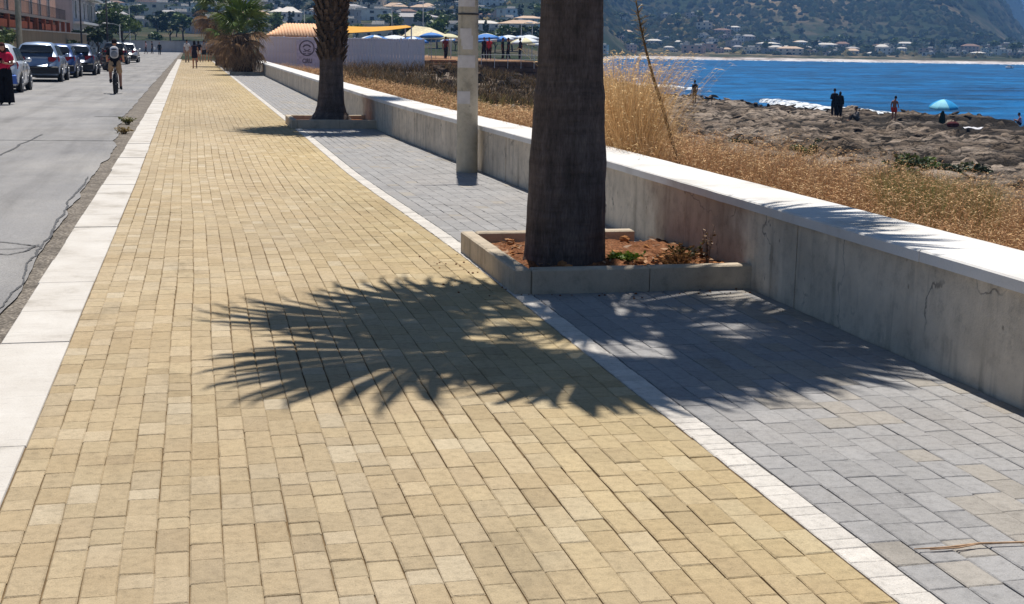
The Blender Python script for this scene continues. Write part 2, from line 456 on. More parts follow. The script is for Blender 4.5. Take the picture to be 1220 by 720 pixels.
def gcol(x, y):
    k = random.uniform(.9, 1.07); c = np.array(lin(157, 156, 157))
    if random.random() < .04+.45*float(sst(.62, .74, fbm(x*1.1, y*.5, 2, 21))): c = np.array(lin(162, 157, 151))
    return tuple(c*k*np.array((1.0, .99, .965)))
def wcol(x, y): return tuple(np.array(lin(212, 206, 198))*random.uniform(.86, 1.04))
jb = strip('yellow_pavement', lambda y: -.72+bend(y), lambda y: 2.07+lbend(y), list(np.arange(-3, 129, 1.)), -.008, M_JOINT)
yp = struct('yellow_pavement', jb)
lane(yp, paver_rows(-.70, 1.985, 25, 1.6, 120, (.115, .145, .16, .175, .19, .21, .23), .0028, 0, ycol, bend, lbend), 'paver', 'paving', M_PAV)
gp = struct('grey_pavement', strip('grey_pavement', lambda y: 2.07+lbend(y), lambda y: 3.70+wbend(y), list(np.arange(-3, 129, 1.)), -.0085, M_JOINTG))
lane(gp, paver_rows(2.125, 3.655, 12, 1.6, 110, (.2, .2, .2, .16), .0034, .1, gcol, lbend, wbend), 'paver', 'paving', M_GPAV)
wl = struct('edge_line', strip('edge_line', lambda y: 1.98+lbend(y), lambda y: 2.13+lbend(y), list(np.arange(1, 121, 1.)), -.010, M_JOINTG))
lane(wl, paver_rows(1.99, 2.12, 1, 1.6, 120, (.08, .10, .12, .14), .002, 0, wcol, lbend, lbend), 'sett', 'setts', M_WHITE)

# ---- low sea wall with white coping
wall = thing('sea_wall', 'long low grey concrete wall with flat white coping along the promenade', 'wall', (0, 0, 0))
y = -2.4
bend_k = bend; bend = wbend
cope_y = -2.9
while y < 112:
    L = 2.03; x = bend(y+L/2)
    b = MB(); d0, d1 = bend(y+.002), bend(y+L-.002); xx = random.uniform(-.004, .004)
    for (yy, dd) in ((y+.003, d0), (y+L-.003, d1)):
        for px, pz in ((3.66, -.25), (3.66, .535), (4.10, .535), (4.10, -.9)): b.vert((px+dd+xx, yy, pz))
    for q in ((0, 4, 5, 1), (1, 5, 6, 2), (2, 6, 7, 3), (0, 1, 2, 3), (4, 7, 6, 5)): b.face(q)
    b.build('wall_panel', M_CONC, wall)
    y += L
while cope_y < 112:
    L = 1.52; b = MB(); n = 6; e = [[random.uniform(-.005, .005) for _ in range(2)] for _ in range(n+1)]
    for k in range(n+1):
        yy = cope_y+.0015+(L-.003)*k/n; d = bend(yy); l, r_ = e[k]
        for px, pz in ((3.625+l, .537), (3.622+l, .592), (3.632+l, .601), (4.148+r_, .603), (4.158+r_, .592), (4.155+r_, .537)): b.vert((px+d, yy, pz))
    for k in range(n):
        for q in range(6):
            a0, a1 = k*6+q, k*6+(q+1) % 6; b.face((a0, a0+6, a1+6, a1))
    b.face(range(6)); b.face([n*6+q for q in range(5, -1, -1)])
    b.build('coping_slab', M_COPE, wall); cope_y += L

bend = bend_k
# ---- planters
def mk_soil():
    t = NT('red_soil'); p = t.pos(); n = t.noise(p, 9, 6, .75); f = t.noise(p, 55, 3, .8)
    c = t.ramp(n, [(.34, lin(122, 80, 56)), (.55, lin(158, 108, 76)), (.75, lin(184, 144, 110))])
    c = t.mix(1, c, t.ramp(f, [(.36, .45), (.6, 1.15)]), 'MULTIPLY'); t.bump(f, 1., .03); return t.done(c, .95, .1)
M_SOIL = mk_soil()
def planter(x0, x1, y0, y1, label, fine=False):
    t = thing('tree_planter', label, 'planter', ((x0+x1)/2, (y0+y1)/2, 0), 0, 'kerbed planters round the palms')
    ox, oy = (x0+x1)/2, (y0+y1)/2; k = .115; h = .165
    def blk(xa, xb, ya, yb):
        b = MB(); b.bevbox(((xa+xb)/2-ox, (ya+yb)/2-oy, h/2-.02), (xb-xa-.004, yb-ya-.004, h+.04), .012, .004); b.build('kerb_block', M_CONC2, t)
    xm = (x0+x1)/2; ym = y0+(y1-y0)*.52
    blk(x0, x0+k, y0+k*.2, ym); blk(x0, x0+k, ym, y1)
    blk(x0+k, xm+.1, y0, y0+k); blk(xm+.1, x1, y0, y0+k)
    blk(x0+k, xm, y1-k, y1); blk(xm, x1-(.25 if fine else 0), y1-k, y1)
    n = 80 if fine else 8
    X, Y = np.meshgrid(np.linspace(x0+k-.01, x1+.05, n), np.linspace(y0+k-.01, y1-k+.01, n))
    Z = .085+.09*(fbm(X*7, Y*7, 4, 2)-.5)+.05*np.exp(-((X-ox)**2+(Y-oy)**2)/.3)*(1 if fine else 0)
    link('soil', grid_mesh('soil', X-ox, Y-oy, Z, M_SOIL), t)
    return t
planter(2.0, 3.655, 8.43, 10.33, 'concrete kerbed square planter of red soil round the nearest palm trunk', True)
planter(1.76, 3.385, 26.1, 28.0, 'shaded concrete planter under the second palm, by the wall', False)
planter(1.68, 3.36, 69.0, 70.9, 'planter under the bushy green palm with brown dead skirt', False)
planter(1.62, 3.35, 79.0, 80.9, 'dark planter under the brown-skirted palm just behind the bushy green palm', False)
planter(1.58, 3.34, 90.0, 91.9, 'farthest dark planter at the end of the row of palms', False)
def zone(px):
    for a, n in ((155, 'behind the cyclist'), (205, 'beyond the end of the road'), (325, 'by the bushy palms'), (400, 'left of the second palm'), (455, 'just right of the second palm'), (510, 'over the right end of the fence'), (546, 'left of the concrete pole'), (585, 'right of the concrete pole'), (650, 'left of the nearest trunk'),
                 (760, 'right of the nearest trunk'), (830, 'above the lone figure'), (900, 'right of the lone figure'), (960, 'left of the dark pair'), (1030, 'above the dark pair'), (1095, 'above the red shorts'), (1150, 'above the blue umbrella')):
        if px < a: return n
    return 'at the right edge'
# ================================================================== COAST
SY = [-80, 0, 60, 80, 87, 89, 94, 106, 128, 150, 180, 250, 740, 2000]; SX = [90, 86, 72, 63, 59.5, 54, 51.5, 48.5, 46.8, 49, 56, 78, 233, 630]
def shoreX(Y): return np.interp(Y, SY, SX)
def coast_z(X, Y):
    X = np.asarray(X, float); Y = np.asarray(Y, float)
    s = shoreX(Y)+3.2*(fbm(X*.12, Y*.12, 3, 31)-.5)
    z = np.interp(X, [4.1, 7.0, 10, 15, 22, 32, 42, 47, 60], [-.12, -.28, -.75, -1.5, -2.15, -2.65, -2.95, -3.15, -3.25])
    # beach club ground stays level with the promenade
    lvl = sst(74, 90, Y)*sst(30, 16, X); z = z*(1-lvl)+(-.16)*lvl
    far = sst(125, 200, Y)*sst(60, 30, X); z = z*(1-far)+(-.3)*far
    rk = sst(7, 13, X)*(1-lvl)
    n = fbm(X*.10+2, Y*.20, 4, 40); m = fbm(X*.38, Y*.9, 4, 44)
    led = np.floor(n*15)/15; fr = n*15-np.floor(n*15)
    z = z+rk*((led-.5)*1.3+.10*sst(.0, .2, fr)+.35*(m-.5)+.52*(np.floor(m*9)/9-.5)*2+.36*(fbm(X*1.3, Y*2.6, 3, 47)-.5)-.50*sst(.57, .63, fbm(X*.5+5, Y*1.1, 3, 49)))
    z = z+.10*(fbm(X*.9, Y*.9, 3, 50)-.5)
    z = np.where(X > s, -3.3-(X-s)*.9, z)
    edge = np.exp(-((X-s+1.8)/2.2)**2)*(1-lvl); z = z+edge*.38*(fbm(X*.5, Y*.35, 3, 53)-.35)
    return z
def mk_rock():
    t = NT('coast_rock'); p = t.pos(); x, y, z = t.sep(p)
    n = t.noise(t.pos((.16, .16, 1.5)), 1., 5, .62); m = t.noise(t.pos((.9, 2.6, 3.)), 1., 6, .72); f = t.noise(p, 14, 3, .7)
    c = t.ramp(n, [(.30, lin(84, 73, 63)), (.46, lin(126, 111, 97)), (.60, lin(170, 154, 139)), (.75, lin(128, 115, 103))])
    c = t.mix(1, c, t.ramp(m, [(.40, .10), (.48, .75), (.60, 1.4)]), 'MULTIPLY')  # crevice shade and bright rock tops painted into the colour
    # wet weed-dark rock low by the water
    wet = t.ramp(t.math('MULTIPLY', t.math('ADD', t.math('MULTIPLY', z, -1.), t.math('MULTIPLY', t.math('SUBTRACT', m, .5), 1.0)), .25), [(.685, 0), (.735, 1)])
    # dry soil and grass litter close to the wall
    soil = t.ramp(t.math('ADD', t.math('MULTIPLY', x, .1), t.math('MULTIPLY', t.math('SUBTRACT', n, .5), .8)), [(.75, 1), (1.0, 0)])
    c = t.mix(soil, c, t.ramp(m, [(.3, lin(120, 84, 52)), (.6, lin(176, 132, 86)), (.8, lin(120, 112, 62))]))
    c = t.mix(wet, c, t.ramp(f, [(.3, lin(34, 30, 27)), (.7, lin(70, 62, 54))]))
    cr = t.n('ShaderNodeTexVoronoi'); cr.feature = 'DISTANCE_TO_EDGE'; cr.inputs['Scale'].default_value = 1.0; t.l(t.pos((.45, 1.5, 1.5)), cr.inputs['Vector'])
    c = t.mix(1, c, t.ramp(t.math('ADD', cr.outputs['Distance'], t.math('MULTIPLY', t.math('SUBTRACT', m, .5), .5)), [(.0, .22), (.06, 1.0)]), 'MULTIPLY')
    t.bump(t.math('ADD', m, f), 1., .16); return t.done(c, .9, .2)
M_ROCK = mk_rock()
xs = np.concatenate([np.arange(4.02, 30, .27), np.arange(30, 66, .27)]); ys = np.concatenate([np.arange(-6, 20, .6), np.arange(20, 105, .30), np.arange(105, 215, .8)])
XX, YY = np.meshgrid(xs, ys); XX = XX.copy()
XX += np.array([[wbend(v)] for v in ys[:, ]])*np.clip((8-XX)/4, 0, 1)
ZZ = coast_z(XX, YY)
tag(link('rocky_shore', grid_mesh('rocky_shore', XX, YY, ZZ, M_ROCK, False)), kind='structure')

# boulders: uneven broken stone
def boulder_mesh(seed, m, flat=.6):
    rr = random.Random(seed); bm = bmesh.new(); bmesh.ops.create_icosphere(bm, subdivisions=2, radius=1)
    pl = [(Vector((rr.gauss(0, 1), rr.gauss(0, 1), rr.gauss(0, .8))).normalized(), rr.uniform(.38, .8)) for _ in range(13)]
    for v in bm.verts:
        for n, d in pl:
            e = v.co.dot(n)-d
            if e > 0: v.co -= n*e
        v.co *= rr.uniform(.95, 1.05); v.co.z *= flat
    me = bpy.data.meshes.new('rock'); bm.to_mesh(me); bm.free(); me.materials.append(m); return me
def mk_dkrock():
    t = NT('dark_rock'); p = t.pos(); n = t.noise(p, 1.1, 5, .65); f = t.noise(p, 9, 3, .7)
    c = t.ramp(n, [(.32, lin(28, 23, 21)), (.5, lin(60, 49, 43)), (.7, lin(118, 98, 80))]); t.bump(f, .9, .06); return t.done(c, .92, .15)
M_DROCK = mk_dkrock()
BM = [boulder_mesh(s, M_DROCK, f) for s, f in ((1, .7), (2, .6), (3, .8), (4, .55), (5, .9), (6, .65))]
rk = random.Random(5)
# heaped stones below the beach terrace
k = 0
while k < 170:
    px = rk.uniform(405, 636); Y = rk.uniform(62, 93); d = ray(px, 90); X = d.x/d.y*Y
    if px < 510 and Y > 86: continue
    z = float(coast_z(X, Y)); s = rk.choice((.18, .25, .3, .4, .55))*rk.uniform(.8, 1.2)
    if Y < 74 and rk.random() < .5: continue
    top = (Y-78)*.045 if px > 505 else 0
    o = tag(link('rock', rk.choice(BM), loc=(X, Y, z+max(0, top)*rk.random()+s*.1)), '%s dark broken rock below the %s, %s' % ('large' if s > .45 else 'middling' if s > .27 else 'small', 'white fence' if X < 15.4 else 'stone terrace', zone(px)), 'rock', 'rocks heaped below the beach terrace')
    o.rotation_euler = (rk.uniform(-.5, .5), rk.uniform(-.5, .5), rk.uniform(0, 6)); o.scale = (s, s*rk.uniform(.7, 1.2), s*rk.uniform(.7, 1.1)); k += 1
# loose rocks and edge blocks on the shore: too many to tell apart
V = []; F = []; off = 0
for i in range(2600):
    Y = rk.uniform(20, 150); s_ = float(shoreX(Y))
    X = (s_-abs(rk.gauss(0, 3.2))+.8) if rk.random() < .6 else rk.uniform(12, s_)
    me = rk.choice(BM); s = rk.uniform(.10, .36) if X > 25 else rk.uniform(.06, .2)
    if X < s_-6: s *= .75
    E = Euler((rk.uniform(-.4, .4), rk.uniform(-.4, .4), rk.uniform(0, 6))).to_matrix()
    co = np.zeros(len(me.vertices)*3); me.vertices.foreach_get('co', co); co = co.reshape(-1, 3)*np.array([s*rk.uniform(.8, 1.9), s*rk.uniform(.8, 1.9), s*rk.uniform(.35, .6)])
    co = co @ np.array(E).T+np.array([X, Y, float(coast_z(X, Y))+s*.12])
    f = np.array([p.vertices[:] for p in me.polygons])+off; off += len(co); V.append(co); F.append(f)
tag(link('shore_stones', np_mesh('shore_stones', np.concatenate(V), np.concatenate(F), M_ROCK)), kind='stuff')

# ---- sea
def mk_sea():
    t = NT('sea_water'); p = t.pos(); x, y, z = t.sep(p)
    big = t.noise(t.pos((.02, .02, .02)), 1., 4, .6); streak = t.noise(t.pos((.05, .16, 1)), 1., 4, .65)
    c = t.ramp(big, [(.3, (.002, .075, .215)), (.55, (.003, .112, .30)), (.75, (.006, .15, .37))])
    c = t.mix(.8, c, t.ramp(streak, [(.36, .34), (.5, .9), (.64, 1.55)]), 'MULTIPLY')
    h = t.math('ADD', t.noise(t.pos((.55, .9, 1)), 1., 5, .7), t.math('MULTIPLY', t.noise(t.pos((.12, .3, 1)), 1., 4, .7), 2.))
    t.bump(h, 1., .55); return t.done(c, .42, .12, IOR=1.33)
M_SEA = mk_sea()
az = np.radians(np.concatenate([np.linspace(8, 62, 460), np.linspace(62.5, 130, 40)])); rr_ = np.geomspace(45, 9000, 420)
A, RR = np.meshgrid(az, rr_); X = RR*np.sin(A); Y = RR*np.cos(A)
amp = .16*sst(2500, 200, RR)
Z = -3.75+amp*(2.2*(fbm(X*.16, Y*.26, 3, 61)-.5)+1.4*(fbm(X*.5, Y*.8, 2, 67)-.5)+.5*np.sin(.5*X+.75*Y+4*fbm(X*.05, Y*.05, 2, 5)))
tag(link('sea', grid_mesh('sea', X, Y, Z, M_SEA, True)), kind='structure')
def mk_foam():
    t = NT('sea_foam'); p = t.pos(); n = t.noise(t.pos((.5, .9, 1.5)), 1.6, 5, .75); t.bump(n, .8, .2); t.done(t.ramp(n, [(.3, (.55, .66, .74)), (.55, (.82, .85, .88))]), .9, .1)
    tr = t.n('ShaderNodeBsdfTransparent'); mx = t.n('ShaderNodeMixShader'); t.l(t.ramp(n, [(.42, 0), (.52, 1)]), mx.inputs[0]); t.l(tr.outputs[0], mx.inputs[1]); t.l(t.b.outputs[0], mx.inputs[2]); t.l(mx.outputs[0], t.out.inputs[0]); return t.m
M_FOAM = mk_foam()
def foam(pts, wid, name='surf', z=-3.55, hgt=.35, seed=0):
    b = MB(); n = 14; P = []
    for i in range(len(pts)-1):
        for k in range(n): t = k/n; P.append((pts[i][0]*(1-t)+pts[i+1][0]*t, pts[i][1]*(1-t)+pts[i+1][1]*t))
    P.append(pts[-1]); m = 7; N = len(P)
    for k, (x, y) in enumerate(P):
        a = P[max(k-1, 0)]; c = P[min(k+1, N-1)]; dx, dy = c[0]-a[0], c[1]-a[1]; L = math.hypot(dx, dy); nx, ny = dy/L, -dx/L
        e = math.sin(math.pi*k/(N-1))**.4
        for j in range(m):
            t = j/(m-1); w = wid*(.35+1.3*float(fbm(k*.22, j*.9+seed, 3, 70+seed)))*e
            u = (t-.35)*w
            h = hgt*math.sin(math.pi*t)**.8*e*(.3+1.4*float(fbm(k*.4, j*.8, 3, 77+seed))) if 0 < j < m-1 else -.3
            b.vert((x+nx*u, y+ny*u, z+h))
    for k in range(N-1):
        for j in range(m-1): q = k*m+j; b.face((q, q+1, q+m+1, q+m))
    return tag(b.build(name, M_FOAM, None, True), kind='stuff')
def sp(px, py, z=-3.7): p = at_z(px, py, z); return (p.x, p.y)
foam([sp(908, 121), sp(940, 125), sp(968, 129), sp(990, 132)], 2.6, seed=1, hgt=.30)
foam([sp(930, 124.5), sp(960, 128.5), sp(985, 131.5), sp(1010, 133.2)], 5.5, seed=7, hgt=.18)
foam([sp(1000, 132.5), sp(1040, 136), sp(1075, 139.5), sp(1110, 142.5), sp(1150, 146)], 7, seed=8, hgt=.15)
foam([sp(985, 131.5), sp(1015, 134), sp(1040, 137.5), sp(1066, 140), sp(1090, 143)], 3.6, seed=2, hgt=.28)
foam([sp(1080, 141), sp(1100, 144), sp(1120, 147)], 1.6, seed=3, hgt=.3)
foam([sp(742, 103.5), sp(765, 104.5), sp(790, 106), sp(808, 107)], 8, seed=4, hgt=.5)
foam([sp(795, 106), sp(815, 107.2), sp(835, 108)], 3, seed=5, hgt=.3)
def far_pt(lat, D): return (_r.x*lat+_fh.x*D, _r.y*lat+_fh.y*D)
_fh = Vector((math.sin(YAW), math.cos(YAW), 0))
for i in range(9):
    l0 = 40+i*36; foam([far_pt(l0, 736-2*math.sin(i)), far_pt(l0+12, 735), far_pt(l0+24, 737), far_pt(l0+37, 736)], 2.6, seed=10+i, hgt=.35, z=-3.7)

# ---- far land: hills, village slope, mountain
def land_z(X, Y):
    D = X*_fh.x+Y*_fh.y; a = X/np.maximum(Y, 1); azd = np.degrees(np.arctan2(X, np.maximum(Y, 1)))
    e = D-742+10*(fbm(X*.02, Y*.02, 3, 90)-.5)
    zr = np.interp(e, [-60, 0, 14, 40, 110, 360], [-9, -3.9, -2.9, -1.0, 1.4, 7.5])
    rel = fbm(X*.0035, Y*.0035, 5, 91)-.5; rel2 = fbm(X*.012+9, Y*.012, 4, 93)-.5
    gul = np.abs(fbm(X*.006, Y*.0018, 4, 95)-.5)*2
    mfac = 1-.97*sst(30.2, 34.0, azd+1.2*rel*2)
    rise = np.maximum(0, e-360+160*rel)
    zr = zr+mfac*(.23*rise*(1+.5*rel)+sst(0, 250, rise)*(30*rel2-26*(gul-.3)))+sst(3600, 5200, D)*(.115*np.maximum(0, D-3900)+70*rel)
    kn = 21*np.exp(-((X*_r.x+Y*_r.y-118)/46)**2-((D-985)/70)**2)
    zr = zr+kn*(1+.6*rel2)
    el = D-235
    zl = -.22+.040*np.maximum(0, el)*(1+.7*rel)+.22*np.maximum(0, D-700+130*rel)*(1+.5*rel)+sst(350, 800, D)*(26*rel2-16*(gul-.3)*sst(650, 1000, D))
    zl = np.where(D < 300, np.minimum(zl, 3), zl)
    w = sst(.235, .335, a); z = zl*(1-w)+zr*w
    z = np.where((X > shoreX(Y)) & (D < 742) & (Y > 20), np.minimum(z, -9), z)
    near = (Y < 212) & (X > 3.7)
    z = np.where(near, -9, z)
    z = np.minimum(z, 330-.25*np.maximum(0, 330-z)) if False else np.where(z > 230, 230+90*(1-np.exp(-(z-230)/90)), z)
    return z
def mk_hill():
    t = NT('hill_scrub'); p = t.pos(); n = t.noise(t.pos((.0042, .0042, .010)), 1., 6, .6); m = t.noise(t.pos((.05, .05, .05)), 1., 4, .7); f = t.noise(t.pos((.22, .22, .22)), 1., 3, .7)
    c = t.ramp(n, [(.30, lin(32, 44, 38)), (.47, lin(50, 58, 46)), (.55, lin(100, 90, 74)), (.65, lin(146, 128, 106))])
    c = t.mix(t.ramp(m, [(.44, .88), (.60, .0)]), c, lin(50, 62, 42)); c = t.mix(1, c, t.ramp(f, [(.3, .55), (.65, 1.15)]), 'MULTIPLY')
    x, y, z = t.sep(p)
    sand = t.ramp(t.math('MULTIPLY', t.math('ADD', z, 5.), .1), [(.12, 1), (.245, 1), (.29, 0)])
    bx = t.math('GREATER_THAN', y, 400.)
    c = t.mix(t.math('MULTIPLY', sand, bx), c, t.mix(1, t.ramp(m, [(.35, lin(140, 124, 114)), (.5, lin(200, 192, 188)), (.7, lin(224, 220, 218))]), t.ramp(f, [(.3, .7), (.6, 1.1)]), 'MULTIPLY'))
    t.bump(f, .6, 1.5); return t.done(c, .95, .05)
M_HILL = mk_hill()
azs = np.radians(np.linspace(-42, 66, 560)); rs = np.concatenate([np.geomspace(12, 215, 40), np.geomspace(220, 7600, 330)])
A, RR = np.meshgrid(azs, rs); X = RR*np.sin(A); Y = RR*np.cos(A)
tag(link('hills', grid_mesh('hills', X, Y, land_z(X, Y), M_HILL, True)), kind='structure')
tag(link('ground', grid_mesh('ground', *[g for g in (lambda a, b: (a, b, a*0-.24))(*np.meshgrid(np.linspace(-120, 4.0, 8), np.linspace(-40, 230, 8)))], M_GUT)), kind='structure')

# scrub and woods on the far slopes: one mass
def clumps(name, n, dmin, dmax, size, m, tones, latr, seed, cond=None):
    g = np.random.default_rng(seed)
    D = dmin*(dmax/dmin)**g.random(n); lat = (latr[0]+(latr[1]-latr[0])*g.random(n))*D
    X = _r.x*lat+_fh.x*D; Y = _r.y*lat+_fh.y*D
    den = fbm(X*.008, Y*.008, 4, 99); keep = den+.25*g.random(n) > .56
    z = land_z(X, Y); keep &= z > -.8
    if cond is not None: keep &= cond(X, Y, D)
    X, Y, z, D = X[keep], Y[keep], z[keep], D[keep]; n = len(X)
    s = size*(.5+g.random(n))*(D/1000)**.35
    oc = np.array([(1, 0, 0), (.3, .95, 0), (-.8, .6, 0), (-.8, -.6, 0), (.3, -.95, 0), (.5, .2, .75), (-.3, .5, .85), (-.3, -.6, .7), (.1, 0, 1.15)], float)
    fc = np.array([(0, 1, 5), (1, 6, 5), (1, 2, 6), (2, 3, 7), (2, 7, 6), (3, 4, 7), (4, 0, 7), (0, 5, 7), (5, 6, 8), (6, 7, 8), (7, 5, 8)])
    th = g.random(n)*6.28; c_, s_ = np.cos(th), np.sin(th)
    P = oc[None]*(1+.35*(g.random((n, 9, 3))-.5)); P = P*s[:, None, None]
    Q = np.stack([P[..., 0]*c_[:, None]-P[..., 1]*s_[:, None]+X[:, None], P[..., 0]*s_[:, None]+P[..., 1]*c_[:, None]+Y[:, None], P[..., 2]*.85+z[:, None]-.2*s[:, None]], -1)
    FF = (fc[None]+np.arange(n)[:, None, None]*9).reshape(-1, 3)
    T = np.array(tones)[g.integers(0, len(tones), n)]*(.75+.5*g.random((n, 1)))
    tag(link(name, np_mesh(name, Q.reshape(-1, 3), FF, m, False, np.repeat(T, 11, 0))), kind='stuff')
M_LEAF = leaf_mat('foliage', .12)
M_SCRUB = tone_mat('scrub_foliage', .95, .35, .4, 0, 1.5, .05, .3)
GT = [lin(28, 42, 32), lin(38, 50, 38), lin(24, 34, 28), lin(54, 58, 44)]
clumps('wood', 52000, 860, 3000, 3.1, M_SCRUB, GT, (-.40, .42), 3)
clumps('scrub', 11000, 330, 900, 1.9, M_SCRUB, GT+[lin(120, 108, 76)], (-.40, .0), 4)
clumps('shore_wood', 3000, 775, 1080, 2.6, M_SCRUB, GT+[lin(98, 92, 66)], (.02, .42), 6)

# ---- dry grass behind the wall
def grass(name, n, pos, hfun, wid, tones_lo, tones_hi, seed, lean=.35, head=True, m=None):
    g = np.random.default_rng(seed); X, Y = pos(g, n); n = len(X)
    z = coast_z(X, Y)-.03; h = hfun(X, Y)*(.55+.75*g.random(n)); th = g.random(n)*6.283
    dx, dy = np.cos(th), np.sin(th); ln = lean*(.2+g.random(n))*h
    w = wid*(.6+.8*g.random(n))*np.clip(np.hypot(X, Y)/14, .8, 3.2)
    ps = g.random(n)*3.14; wx, wy = np.cos(ps)*w/2, np.sin(ps)*w/2
    ts = [0, .4, .78, 1.0]; ws = [1, .8, .55, .1]
    if head: ws = [1, .7, .5, .3]
    V = []
    for t, k in zip(ts, ws):
        cx = X+dx*ln*t*t; cy = Y+dy*ln*t*t; cz = z+h*(t-.15*t*t*lean)
        V.append(np.stack([cx-wx*k, cy-wy*k, cz], 1)); V.append(np.stack([cx+wx*k, cy+wy*k, cz], 1))
    if head:   # seed head: a slim drooping spindle
        cx = X+dx*ln; cy = Y+dy*ln; cz = z+h*(1-.15*lean); L = .05+.07*g.random(n)
        for t, k in ((.4, 2.6), (1, .3)):
            V.append(np.stack([cx+dx*L*t*.7-wx*k, cy+dy*L*t*.7-wy*k, cz+L*t*(.5-.5*t)], 1)); V.append(np.stack([cx+dx*L*t*.7+wx*k, cy+dy*L*t*.7+wy*k, cz+L*t*(.5-.5*t)], 1))
    V = np.stack(V, 1); nv = V.shape[1]; fc = np.array([(2*i, 2*i+1, 2*i+3, 2*i+2) for i in range(nv//2-1)])
    F = (fc[None]+np.arange(n)[:, None, None]*nv).reshape(-1, 4)
    lo = np.array(tones_lo)[g.integers(0, len(tones_lo), n)]; hi = np.array(tones_hi)[g.integers(0, len(tones_hi), n)]
    k = np.linspace(0, 1, len(fc))[None, :, None]; T = (lo[:, None]*(1-k)+hi[:, None]*k)*(.75+.5*g.random((n, 1, 1)))
    return tag(link(name, np_mesh(name, V.reshape(-1, 3), F, m or M_GRASS, False, T.reshape(-1, 3))), kind='stuff')
M_GRASS = leaf_mat('dry_grass_blades', .30, .7)
def gpos(g, n):
    Y = 3.5*(85/3.5)**g.random(n); X = 4.24+(g.random(n)**1.35)*np.interp(Y, [3, 12, 30, 85], [6.2, 6.6, 6.5, 4.5])+np.array(-.28*sst(13, 26, Y))
    k = fbm(X*.6, Y*.35, 3, 120)+.3*g.random(n) > np.interp(Y, [5, 22, 40, 85], [.30, .42, .60, .66])
    return X[k], Y[k]
def gh(X, Y): return np.interp(Y, [3, 9, 12.5, 15, 19, 30, 80], [.50, .54, .66, .82, .68, .5, .5])*(1-.3*sst(5.5, 10, X))*(.7+.6*fbm(X*.8, Y*.5, 3, 130))
RUST = [lin(180, 132, 94), lin(164, 118, 84), lin(196, 150, 108), lin(150, 118, 80)]
STRAW = [lin(208, 170, 122), lin(192, 150, 106), lin(216, 186, 140), lin(178, 134, 94)]
grass('dry_grass', 115000, gpos, gh, .0045, RUST, STRAW, 11)
def wpos(g, n):
    px = 722+np.abs(g.normal(0, 29, n)); Y = 11.5+g.random(n)*5; dx = np.array([ray(a, 90).x/ray(a, 90).y for a in px]); X = dx*Y
    k = (X > 4.2) & (px < 796); return X[k], Y[k]
grass('tall_dry_oats', 6500, wpos, lambda X, Y: 1.42-.85*sst(4.3, 5.6, X-.26*(Y-13)), .005, [lin(206, 160, 106), lin(190, 148, 100)], [lin(236, 206, 154), lin(220, 188, 134)], 12, .42)
def grpos(g, n):
    Y = 11+g.random(n)*6; X = np.tan(np.radians(28.5+4.5*g.random(n)))*Y
    return X, Y
grass('green_grass', 5200, grpos, lambda X, Y: .62+X*0, .006, [lin(84, 96, 46), lin(110, 112, 60)], [lin(150, 146, 88), lin(112, 122, 62)], 13, .5, False)
def olpos(g, n):
    px = 400+g.random(n)*240; Y = 26+g.random(n)*45; dx = np.array([ray(a, 90).x/ray(a, 90).y for a in px]); X = dx*Y; k = X > 4.3
    return X[k], Y[k]
grass('olive_weeds', 5000, olpos, lambda X, Y: .45+X*0, .010, [lin(104, 100, 52), lin(130, 104, 62)], [lin(168, 148, 92), lin(140, 132, 74)], 14, .5, False)

def brpos(g, n):
    px = 400+g.random(n)*245; Y = 58+g.random(n)*36; dx = np.array([ray(a, 90).x/ray(a, 90).y for a in px]); X = dx*Y; k = (X > 4.5) & (fbm(X*.5, Y*.5, 3, 140)+.3*g.random(n) > .52); return X[k], Y[k]
grass('dry_brush', 16000, brpos, lambda X, Y: .75+X*0, .010, [lin(50, 42, 34), lin(74, 58, 44), lin(60, 58, 38)], [lin(110, 88, 62), lin(84, 76, 50), lin(150, 120, 84)], 15, .7, False)
# ================================================================== PALMS
def mk_bark(name, a, b, c_):
    t = NT(name); p = t.pos(); n = t.noise(t.pos((5, 5, 1.2)), 2., 5, .65); r = t.noise(t.pos((1.2, 1.2, 11)), 2., 4, .6); f = t.noise(t.pos((40, 40, 9)), 2., 3, .7)
    c = t.ramp(n, [(.3, a), (.52, b), (.74, c_)]); c = t.mix(.8, c, t.ramp(r, [(.32, .72), (.5, 1.), (.7, 1.15)]), 'MULTIPLY')
    c = t.mix(1, c, t.ramp(f, [(.3, .65), (.65, 1.15)]), 'MULTIPLY')
    t.bump(t.math('ADD', f, t.math('ADD', n, r)), .8, .02); return t.done(c, .92, .12)
M_BARK = mk_bark('palm_bark', lin(84, 75, 71), lin(104, 93, 88), lin(126, 112, 105))
M_BARK2 = mk_bark('palm_bark_rough', lin(64, 54, 48), lin(104, 90, 80), lin(140, 124, 110))
M_FROND = leaf_mat('palm_frond', .32, .5)
G_GRN = [lin(92, 112, 50), lin(112, 124, 58), lin(78, 98, 46)]; G_DEAD = [lin(192, 166, 132), lin(168, 140, 110), lin(216, 194, 160)]
G_DEADX = 0
